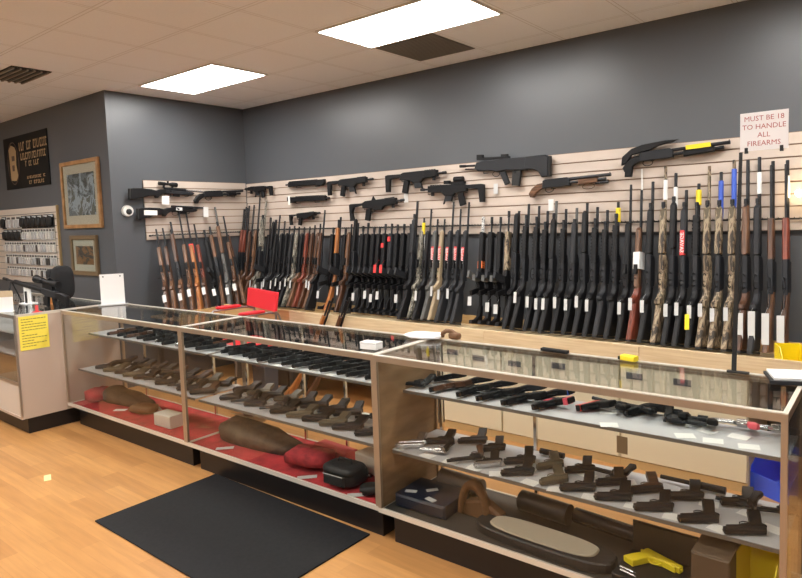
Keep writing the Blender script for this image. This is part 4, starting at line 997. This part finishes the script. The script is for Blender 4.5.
place('white_cap', MB().cyl((0, 0, 0), (0, 0, .02), .028, n=20), WHT, 1.40, .10, ZB + .031, 0, 'round white cap in the open black case', 'cap')
place('carton', rbox(.13, .26, .21), mat('brown_carton', (.10, .065, .04), .7), 1.53, .19, ZB, 0, 'tall brown carton between the open case and the yellow bin', 'box')
def bin_(name, loc, rz, w, d, h, m, label):
    t = empty(name, loc, rz); tag(t, label, 'bin')
    mb = MB(); th = .004
    mb.box((-w / 2, -d / 2, 0), (w / 2, d / 2, th))
    mb.box((-w / 2, d / 2 - th, th), (w / 2, d / 2, h))
    for s in (-1, 1):
        x0 = s * w / 2; x1 = s * (w / 2 - th)
        mb.add([(x0, -d / 2, th), (x1, -d / 2, th), (x1, d / 2 - th, th), (x0, d / 2 - th, th), (x0, -d / 2, h * .5), (x1, -d / 2, h * .5), (x1, -d / 2 + d * .3, h), (x0, -d / 2 + d * .3, h), (x0, d / 2 - th, h), (x1, d / 2 - th, h)],
               [(0, 4, 7, 8, 3), (1, 2, 9, 6, 5), (0, 1, 5, 4), (4, 5, 6, 7), (7, 6, 9, 8)])
    mb.box((-w / 2 + th, -d / 2, th), (w / 2 - th, -d / 2 + th, h * .5))
    mb.build('bin_body', m, t)
    MB().box((-w * .25, -d / 2 - .004, h * .42), (w * .25, -d / 2, h * .5)).build('lip', m, t)
    return t
YBIN = mat('yellow_plastic', (.80, .62, .01), .35); BBIN = mat('blue_plastic', (.02, .10, .80), .35)
bin_('storage_bin', (1.665, .20, ZB), -.1, .14, .24, .20, YBIN, 'yellow plastic bin in the lower right corner of the right case')
p = at(788, 350, 'z', ZD + .07); bin_('storage_bin', (1.54, 1.80, ZD + .002), .35, .13, .20, .13, YBIN, 'yellow plastic bin at the right end of the gun trough')
bin_('storage_bin', (1.535, 1.74, .001), -.5, .26, .30, .22, BBIN, 'blue plastic bin on the floor beside the cream cabinets')
o = place('folded_paper', MB().prism([(-.08, 0), (.08, 0), (.075, .003), (-.075, .02)], -.05, .05, .001), WHT, *(at(775, 487, 'z', .62).to_2d()), .0, -.3, 'white folded paper on the blue bin', 'paper'); o.location = (1.53, 1.71, .2225)

# ------------------------------------------------------------------ things on the counters
# sheet in holder
p = at(113.5, 305, 'z', H); t = empty('sign_holder', (p.x, p.y, H + .001), 1.05); tag(t, 'blank white sheet standing on the left display case', 'sign')
MB().box((-.092, -.002, .006), (.092, .002, .265), ch=.0005).build('sheet', mat('bright_sheet', (.85, .85, .84), .6), t)
MB().box((-.115, -.03, 0), (.115, .05, .005)).build('stand', mat('clear_plastic', (.6, .62, .63), .2), t)
for sx in (-.065, .065): MB().cyl((sx, -.004, .245), (sx, .003, .245), .006, n=10).build('clip', DGREY, t)
def rand_lines(parent, w, h, n, m, y=-.0008, seed=1):
    rnd = random.Random(seed); mb = MB()
    for q in range(n):
        z = h * (.5 - (q + .7) / (n + .6)); x = -w * .42
        while x < w * .40:
            l = rnd.uniform(.03, .10) * w * 1.2; x2 = min(x + l, w * .42)
            mb.box((x, y, z - h * .012), (x2, y + .0003, z + h * .012)); x = x2 + .02 * w
            if rnd.random() < .05: break
    return mb.build('printed_text', m, parent)
# yellow notice on the tan end
t = empty('yellow_notice', mx=frame_mx((-3.468, -.243, .812), (0, 1, 0), (0, 0, 1))); tag(t, 'yellow printed notice taped on the tan case end', 'notice')
MB().box((-.105, -.0016, -.135), (.105, .0, .135)).build('sheet', mat('yellow_paper', (.93, .80, .10), .7), t)
rand_lines(t, .21, .25, 11, mat('print_grey', (.25, .22, .05), .8), -.0022, 3)
# white box, paper bag, holster, magazine, yellow box, clipboard
p = at(366, 350, 'z', H); t = empty('small_carton', (p.x, p.y + .04, H + .0008), .1); tag(t, 'small white cardboard box on the middle display case', 'box')
MB().box((-.05, -.03, 0), (.05, .03, .026), ch=.001).build('box_body', WHT, t); MB().box((-.051, -.031, .0265), (.051, .031, .036), ch=.001).build('box_lid', mat('box_lid_white', (.7, .7, .68), .6), t)
p = at(430, 338, 'z', H); place('paper_bag', MB().blob((0, 0, .010), (.11, .07, .013), jit=.10), mat('white_plastic', (.82, .82, .84), .4), p.x - .03, .46, H + .0045, .2, 'crumpled white plastic bag on the back edge of the middle case', 'bag')
p = at(459, 337, 'z', H); o = MB().tube([(-.05, 0, .0), (-.045, 0, .02), (-.02, 0, .035), (.015, 0, .035), (.045, 0, .02), (.05, 0, 0)], .012, 8).blob((.035, 0, .012), (.035, .02, .018), jit=.1).build('pistol_holster', BRL); o.location = (p.x, .48, H + .012); tag(o, 'curled brown and black holster at the back of the right case', 'holster')
p = at(555, 352, 'z', H); place('magazine', rbox(.14, .03, .014, .002), GUNK, p.x, .475, H + .0008, -.06, 'flat black magazine on the back edge of the right case', 'magazine')
p = at(632, 359, 'z', H); t = empty('tape_measure', (p.x, .48, H + .0008), -.2); tag(t, 'yellow and black tape tool on the back edge of the right case', 'tool')
MB().box((-.035, -.02, 0), (.035, .02, .022), ch=.003).build('body', YEL, t); MB().box((-.05, -.012, 0), (-.0355, .012, .014)).build('nose', BLK, t)
t = empty('clipboard', (1.72, .47, H + .001), .35); tag(t, 'black binder with white papers on the right corner of the case', 'binder')
MB().box((-.08, -.07, 0), (.10, .09, .010), ch=.002).build('cover', BLK, t)
q = MB().box((-.07, -.06, .0105), (.095, .085, .020), ch=.001).build('papers', WHT, t)
MB().box((-.09, -.085, .0), (.09, -.071, .014)).build('spine', DGREY, t)
# sign stand
bs = at(738, 369, 'z', H); bs.y = .478
t = empty('sign_stand', (bs.x, bs.y, H + .001)); tag(t, 'white notice on a tall black stand on the right case', 'sign')
MB().box((-.025, -.012, 0), (.055, .012, .008), ch=.002).build('base', BLK, t)
MB().prism([(-.009, .008), (.009, .008), (.026, .87), (.014, .87)], -.004, .004, .001).build('pole', BLK, t)
sc = at(764, 130.5, 'y', bs.y - .004) - Vector((bs.x, bs.y, H + .001))
MB().box((sc.x - .082, -.0075, sc.z - .073), (sc.x + .082, -.0045, sc.z + .071), ch=.0005).build('board', mat('sign_white', (.82, .80, .80), .5), t)
for sx in (-.06, .06): MB().box((sc.x + sx - .006, -.009, sc.z - .082), (sc.x + sx + .006, .0, sc.z - .060)).build('clip', BLK, t)
text_mesh('MUST BE 18\nTO HANDLE\nALL\nFIREARMS', .0265, mat('sign_red', (.42, .10, .10), .6), t, frame_mx((sc.x, -.0080, sc.z), (1, 0, 0), (0, -1, 0)), ext=.0003, space=1.18)

# ------------------------------------------------------------------ left case top: scoped rifle on a rest, cards, black bag
p0 = at(64, 306, 'y', -.12); p1 = at(14, 284, 'y', .05)
p0 = Vector((-3.70, -.08, 1.03)); 
def onl(u, v, y): return at(u, v, 'y', y)
p0 = onl(68, 298.5, .02); p1 = onl(4, 279, -.02)
r = empty('scoped_rifle', mx=frame_mx(p0, p1 - p0, (0, 0, 1))); tag(r, 'black and silver scoped rifle resting on the left case, butt right', 'rifle')
L = (p1 - p0).length
MB().prism([(0, -.075), (0, .02), (.10, .03), (.20, .02), (.20, -.02), (.10, -.04)], -.018, .018, .006).build('stock', GUNK, r)
MB().prism([(.19, -.03), (.19, .03), (.48, .03), (.48, -.02), (.40, -.03)], -.018, .018, .004).build('receiver', DGREY, r)
MB().prism([(.22, -.028), (.27, -.028), (.235, -.115), (.195, -.105)], -.014, .014, .004).build('pistol_grip', GUNK, r)
MB().prism([(.34, -.028), (.41, -.028), (.42, -.12), (.35, -.12)], -.012, .012, .003).build('magazine', GUNK, r)
MB().cyl((.46, 0, .005), (L - .25, 0, .005), .022).box((.48, -.023, -.01), (L - .30, -.021, .0)).build('handguard', GUNK, r)
MB().cyl((L - .26, 0, .005), (L, 0, .005), .010).cyl((L - .08, 0, .005), (L, 0, .005), .014).build('barrel', STEEL, r)
MB().cyl((.02, -.02, .01), (.18, -.02, .015), .004).cyl((.02, -.019, -.02), (.16, -.019, -.01), .004).build('stock_tube', SILV, r)
o = MB().cyl((.16, 0, .09), (.26, 0, .09), .030, .027, 14).cyl((.26, 0, .09), (.44, 0, .09), .020).cyl((.44, 0, .09), (.58, 0, .09), .024, .036, 14).cyl((.35, -.04, .09), (.35, .0, .125), .014).build('scope', GUNK, r)
MB().box((.26, -.012, .02), (.44, .012, .075)).build('scope_mount', GUNK, r)
t = empty('rifle_rest', (onl(30, 310, .0).x - .02, 0.0, H + .002)); tag(t, 'white and black rest holding up the scoped rifle', 'stand')
MB().box((-.08, -.05, 0), (.08, .05, .006)).build('base', WHT, t); MB().box((-.075, -.006, .006), (.06, .006, .15)).build('back_plate', WHT, t); MB().box((-.02, -.02, .006), (.0, -.008, .11)).build('post', BLK, t)
t = empty('bipod', (onl(13, 300, .0).x, 0.0, H + .002)); tag(t, 'black bipod legs under the rifle barrel', 'bipod')
for s in (-1, 1): MB().cyl((0, 0, .19), (.02, s * .06, .003), .006).build('leg', BLK, t)
for q, (u, v, m, w, nm) in enumerate([(37, 304, REDL, .06, 'small red leaflet under the scoped rifle'), (52, 296, mat('orange_card', (.7, .3, .06), .6), .06, 'orange card behind the rifle stock'), (5, 296, mat('manila', (.55, .42, .27), .7), .16, 'manila envelope at the left edge of the case top'), (4, 304, WHT, .14, 'white folded paper before the manila envelope')]):
    p = at(u, v + 8, 'z', H); t = empty('leaflet', (p.x, min(p.y, .38), H + .0015), .3 * q); tag(t, nm, 'leaflet')
    MB().box((-w / 2, -.03, 0), (w / 2, .03, .002)).build('page', m, t)
    o = MB().box((-w / 2, -.001, .002), (w / 2, .001, .055 if w < .1 else .12)).build('standing_page', m, t)
t = empty('shoulder_bag', (at(64, 300, 'y', .30).x, .30, H + .002)); tag(t, 'tall black rounded bag standing on the left case', 'bag')
hb = (onl(64, 266, .30).z - H)
MB().blob((0, 0, hb / 2), (.085, .09, hb / 2), nu=24, nv=14).build('bag_body', mat('black_fleece', (.008, .008, .009), .9), t)
MB().blob((-.11, -.03, hb * .72), (.06, .06, .06), nu=14).build('side_pouch', mat('black_fleece', (.008, .008, .009), .9), t)
# boxes seen in the left case
for q, (x, z, w, h, m) in enumerate([(-3.85, .15 + .001, .25, .10, 'brown_carton'), (-3.9, .4 - .24, .2, .1, 'brown_carton'), (-3.78, .621, .22, .05, 'brown_carton'), (-4.1, .621, .2, .09, 'white_carton'), (-3.9, .801, .24, .05, 'black_nylon')]):
    if q == 1: continue
    if q == 0: x, z, h = -3.82, .151, .42
    place('stock_box', rbox(w, .25, h, .003), MATS[m], x, .02, z, 0, ['tall brown box at the bottom of the left edge case', '', 'low brown box on the middle shelf of the left edge case', 'white box on the middle shelf of the left edge case', 'flat black box on the top shelf of the left edge case'][q], 'box')

# ------------------------------------------------------------------ left wall: poster, two frames, accessory board
YL = YB - .001
def wall_c(u0, v0, u1, v1): a = at(u0, v0, 'y', YB); c = at(u1, v1, 'y', YB); return a, c
t = empty('poster', (-6.20, YL, 2.435)); tag(t, 'black poster with gold emblem and lettering high on the left wall', 'poster')
PB = mat('poster_black', (.006, .006, .006), .5, spec=.2); GO = mat('poster_gold', (.42, .28, .14), .5)
MB().box((-.64, -.012, -.305), (.64, 0, .315), ch=.002).build('poster_sheet', PB, t)
mb = MB(); rg = [(-.36 + .17 * math.cos(2 * PI * i / 24), -.0135, .0 + .25 * math.sin(2 * PI * i / 24)) for i in range(25)]; mb.tube(rg, .006, 4); mb.build('emblem_ring', mat('ring_brown', (.10, .06, .04), .5), t)
MB().prism([(-.10, -.20), (-.12, .17), (-.05, .22), (.06, .19), (.10, .14), (.08, -.02), (.12, -.16), (.05, -.21)], -.0145, -.0125, .0005, Matrix.Translation((-.36, 0, 0))).build('emblem', GO, t)
MB().box((-.40, -.0158, .03), (-.31, -.0148, .09)).box((-.40, -.0158, -.09), (-.33, -.0148, -.02)).build('emblem_mark', mat('ring_brown', (.10, .06, .04), .5), t)
fm = lambda x, z: frame_mx((x, -.0135, z), (1, 0, 0), (0, -1, 0))
text_mesh('WILLIAM HILL', .095, mat('pale_gold', (.40, .30, .20), .5), t, fm(.22, .19)) if False else rand_lines(t, .1, .1, 1, GO, -.0135, 2)
for (x, z, w, h, sd) in [(.22, .18, .75, .10, 5), (.22, .06, .70, .08, 6), (.20, -.03, .40, .06, 7), (.27, -.19, .50, .03, 8), (.27, -.25, .40, .04, 9)]:
    rnd = random.Random(sd); mb = MB(); xx = x - w / 2
    while xx < x + w / 2:
        ww = rnd.uniform(.02, .045)
        mb.box((xx, -.0140, z - h / 2), (xx + ww * .35, -.0122, z + h / 2)); 
        if rnd.random() < .7: mb.box((xx + ww * .35, -.0140, z + h / 2 - h * .2), (xx + ww, -.0122, z + h / 2))
        if rnd.random() < .6: mb.box((xx + ww * .35, -.0140, z - h / 2), (xx + ww, -.0122, z - h / 2 + h * .2))
        xx += ww + .018 + (.05 if rnd.random() < .15 else 0)
    mb.build('lettering', GO, t)
def picture(u0, v0, u1, v1, fw, fm_, matm, art, label):
    a, c = wall_c(u0, v0, u1, v1); w = c.x - a.x; h = a.z - c.z
    t = empty('picture_frame', ((a.x + c.x) / 2, YL, (a.z + c.z) / 2)); tag(t, label, 'picture')
    mb = MB(); W2, H2 = w / 2, h / 2
    mb.box((-W2, -.03, -H2), (W2, 0, -H2 + fw), ch=.003).box((-W2, -.03, H2 - fw), (W2, 0, H2), ch=.003).box((-W2, -.03, -H2 + fw), (-W2 + fw, 0, H2 - fw), ch=.003).box((W2 - fw, -.03, -H2 + fw), (W2, 0, H2 - fw), ch=.003)
    mb.build('frame', fm_, t)
    MB().box((-W2 + fw, -.012, -H2 + fw), (W2 - fw, -.004, H2 - fw)).build('mount', matm, t)
    mt = fw + .085 * w / .9
    MB().box((-W2 + mt, -.014, -H2 + mt * 1.1), (W2 - mt, -.0125, H2 - mt * 1.1)).build('print', art, t)
    MB().box((-W2 + fw, -.022, -H2 + fw), (W2 - fw, -.019, H2 - fw)).build('pane', GLS, t)
FRW = wood_mat('oak_frame', (.30, .15, .05), (.45, .24, .10), (6, 6, 6), .4)
FRG = mat('old_gold_frame', (.20, .135, .07), .45, .3)
ART1 = camo_mat('grey_woodland_print', [(.03, .03, .035), (.12, .13, .15), (.30, .33, .38), (.10, .09, .08)], 5, .9)
ART2 = camo_mat('dark_campfire_print', [(.010, .008, .010), (.03, .022, .02), (.22, .09, .02), (.05, .03, .02)], 5, .5)
picture(62, 163.5, 104.5, 227.5, .04, FRW, mat('cream_mount', (.52, .42, .33), .8), ART1, 'oak framed grey woodland print on the left wall')
picture(72, 235.5, 101, 276, .045, FRG, mat('ivory_mount', (.48, .42, .34), .8), ART2, 'smaller gold framed dark print below the oak frame')
# accessory board
a = at(58.5, 205, 'y', YB); t = empty('accessory_board', (-6.6, YL, 0)); tag(t, 'pale slatwall board hung with packaged accessories at the left', 'board')
xr = a.x + 6.6
mb = MB(); nz = 12
for q in range(nz): mb.box((-1.1, -.02, 1.0 + q * .0745 + .004), (xr - .02, 0, 1.0 + (q + 1) * .0745 - .004))
mb.build('slat_board', mat('pale_board', (.60, .52, .44), .6), t)
MB().box((xr - .02, -.024, 1.0), (xr, 0, 1.894)).build('edge_strip', mat('gold_edge', (.42, .29, .14), .4), t)
rnd = random.Random(4)
pk = {}
names = {'black': 'black holster pack', 'clear': 'clear blister pack', 'dark': 'dark tool pack', 'white': 'white carded pack'}
MB_ = {'black': BLK, 'clear': mat('blister_plastic', (.50, .50, .50), .2), 'dark': mat('dark_pack', (.06, .055, .05), .4), 'white': mat('white_pack', (.62, .60, .56), .5)}
rowsz = [(1.80, .15), (1.64, .135), (1.49, .13), (1.34, .13), (1.19, .12)]
for ri, (z, h) in enumerate(rowsz):
    x = -5.47 - .02; i = 0
    while x > -6.95:
        if ri == 0: kk = 'black' if rnd.random() < .75 else 'clear'; w = .15
        elif ri == 1 and x < -6.35: kk = 'black'; w = .14
        else: kk = rnd.choice(['clear', 'clear', 'white', 'dark', 'clear']); w = .072 if kk != 'dark' else .05
        key = (kk, ri, w)
        if key not in pk:
            tt = empty('accessory_pack'); pk[key] = tt
            MB().box((-w / 2 + .004, -.004, -h), (w / 2 - .004, 0, 0), ch=.001).build('backing_card', MB_['white'] if kk != 'black' else BLK, tt)
            if kk == 'black': MB().blob((0, -.022, -h * .52), (w * .42, .018, h * .38), jit=.06, nu=10, nv=6).build('holster', BLK, tt)
            else: MB().box((-w * .30, -.026, -h * .9), (w * .30, -.0045, -h * .28), ch=.004).build('blister', MB_[kk], tt)
            MB().box((-w * .35, -.0055, -h * .22), (w * .35, -.0045, -h * .06)).build('header', MB_['dark'] if kk != 'black' else GTAG, tt)
            reg(tt); o = tt
        else: o = copy_tree(pk[key])
        o.location = (x - w / 2, YL - .0275, z)
        tag(o, '%s, %s from the right in the %s row of the left board' % (names[kk], ORD[i], ['top', 'second', 'third', 'fourth', 'bottom'][ri]), 'pack', 'packs on the accessory board')
        x -= w + .006; i += 1
# dome camera on the side wall
p = at(127, 211, 'x', XS); t = empty('security_camera', mx=frame_mx((XS + .001, p.y, p.z), (0, 1, 0), (0, 0, 1))); tag(t, 'round white dome camera on the grey side wall', 'camera')
MB().cyl((0, 0, 0), (0, -.03, 0), .058, .052, 24).build('housing', mat('white_housing', (.75, .74, .70), .4), t)
MB().blob((.005, -.03, -.008), (.03, .024, .03), nu=18, e=1.).build('dome', BLK, t)

# ------------------------------------------------------------------ red chair behind the middle case
RV = mat('red_vinyl', (.78, .03, .045), .4); TUB = mat('grey_steel_tube', (.35, .34, .33), .3, .8)
def zz(u, v, z): return at(u, v, 'z', z)
ZA = .835
A0 = zz(213.5, 308.5, ZA); A1 = zz(237, 306, ZA); B0 = zz(243.5, 315, ZA); B1 = zz(267, 312, ZA)
cen = (A0 + A1 + B0 + B1) / 4
dirv = ((A0 - A1) + (B0 - B1)); dirv.z = 0; dirv.normalize()             # forward of the chair
lat = Vector((-dirv.y, dirv.x, 0))
if lat.dot(B0 - A0) < 0: lat = -lat
hw = abs(lat.dot(((B0 + B1) - (A0 + A1)) / 2)) / 2
t = empty('arm_chair', mx=Matrix.Translation((cen.x, cen.y, 0)) @ Matrix((dirv, lat, Vector((0, 0, 1)))).transposed().to_4x4())
tag(t, 'red vinyl arm chair with steel tube frame behind the cases', 'chair')
hw = max(.2, min(hw, .29)); ap = .125
for s in (-1, 1):
    MB().blob((0, s * hw, ZA + .005), (ap, .022, .016), nu=16, nv=8).build('arm_pad', RV, t)
    MB().tube([(ap + .02, s * hw, ZA - .02), (ap + .05, s * hw, ZA - .06), (ap + .04, s * hw, .40), (ap + .07, s * hw, .03), (ap + .05, s * hw, .012), (-.28, s * hw, .012)], .011, 8).tube([(ap + .02, s * hw, ZA - .02), (-.16, s * hw, ZA - .012), (-.24, s * hw, ZA - .03), (-.27, s * hw, ZA - .10), (-.26, s * hw, .48)], .011, 8).build('side_frame', TUB, t)
    MB().tube([(-.24, s * (hw - .03), .46), (-.235, s * (hw - .03), .78), (-.25, s * (hw - .03), .96)], .011, 8).build('back_post', TUB, t)
MB().tube([(-.26, -hw, .47), (-.26, hw, .47)], .010, 8).tube([(ap + .03, -hw, .47), (ap + .03, hw, .47)], .010, 8).build('cross_bar', TUB, t)
MB().box((-.24, -hw + .03, .485), (ap + .08, hw - .03, .545), ch=.018).build('seat', RV, t)
MB().prism([(-.222, .832), (-.192, .832), (-.212, 1.0), (-.245, 1.0)], -hw - .045, hw + .045, .008).build('backrest', RV, t)

# ------------------------------------------------------------------ floor mat, tape, things under the trough
o = MB().box((-1.48, -.72, .001), (-.11, .04, .009), ch=.002).build('floor_mat', mat('black_rubber_mat', (.008, .008, .009), .8, spec=.3, noise=.25, nscale=60)); tag(o, 'black rectangular floor mat before the middle case', 'mat')
p = at(47.5, 478, 'z', 0); o = MB().box((-.055, -.02, .0005), (.055, .02, .002)).build('paper_scrap', mat('pale_yellow_tape', (.80, .72, .33), .6)); o.location = (p.x, p.y, 0); o.rotation_euler = (0, 0, -.35); tag(o, 'scrap of pale yellow tape on the wooden floor', 'tape')
t = empty('waste_bin', (-2.72, 1.40, 0)); tag(t, 'small slate grey bin on the floor left of the leaning guns', 'bin')
MB().prism([(-.08, 0), (.08, 0), (.095, .30), (-.095, .30)], -.08, .08, .006).build('bin_body', mat('slate_plastic', (.07, .08, .10), .5), t)
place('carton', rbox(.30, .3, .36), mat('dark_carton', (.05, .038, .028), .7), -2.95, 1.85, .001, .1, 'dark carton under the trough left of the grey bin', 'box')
for q, x in enumerate((-2.20, -1.70, -1.22)):  # dark blocks added to stand in for the shade under the trough
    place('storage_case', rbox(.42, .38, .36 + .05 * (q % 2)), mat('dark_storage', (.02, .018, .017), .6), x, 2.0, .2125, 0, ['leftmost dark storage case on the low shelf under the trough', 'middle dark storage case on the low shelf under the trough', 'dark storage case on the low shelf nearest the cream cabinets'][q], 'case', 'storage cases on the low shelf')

# bare lamp at the right edge
p = at(799, 193, 'y', YS - .10)
t = empty('lamp', (p.x, p.y, p.z)); tag(t, 'small glowing lamp clipped on the slatwall at the right edge', 'lamp')
MB().blob((0, 0, 0), (.022, .022, .022), nu=14, nv=10, e=1.).build('bulb', mat('bulb_glow', (1, .9, .7), .5, emit=(1., .72, .38), es=55), t)
MB().cyl((.02, 0, 0), (.08, .06, 0), .012).box((.07, .06, -.03), (.10, .0985, .03)).build('socket', BLK, t)

# ------------------------------------------------------------------ world + view
w = bpy.data.worlds.new('world'); bpy.context.scene.world = w; w.use_nodes = True
w.node_tree.nodes['Background'].inputs[0].default_value = (.8, .85, 1, 1); w.node_tree.nodes['Background'].inputs[1].default_value = .0
vs = bpy.context.scene.view_settings
vs.view_transform = 'Standard'; vs.look = 'None'; vs.exposure = 0.0; vs.gamma = 1; vs.use_curve_mapping = False
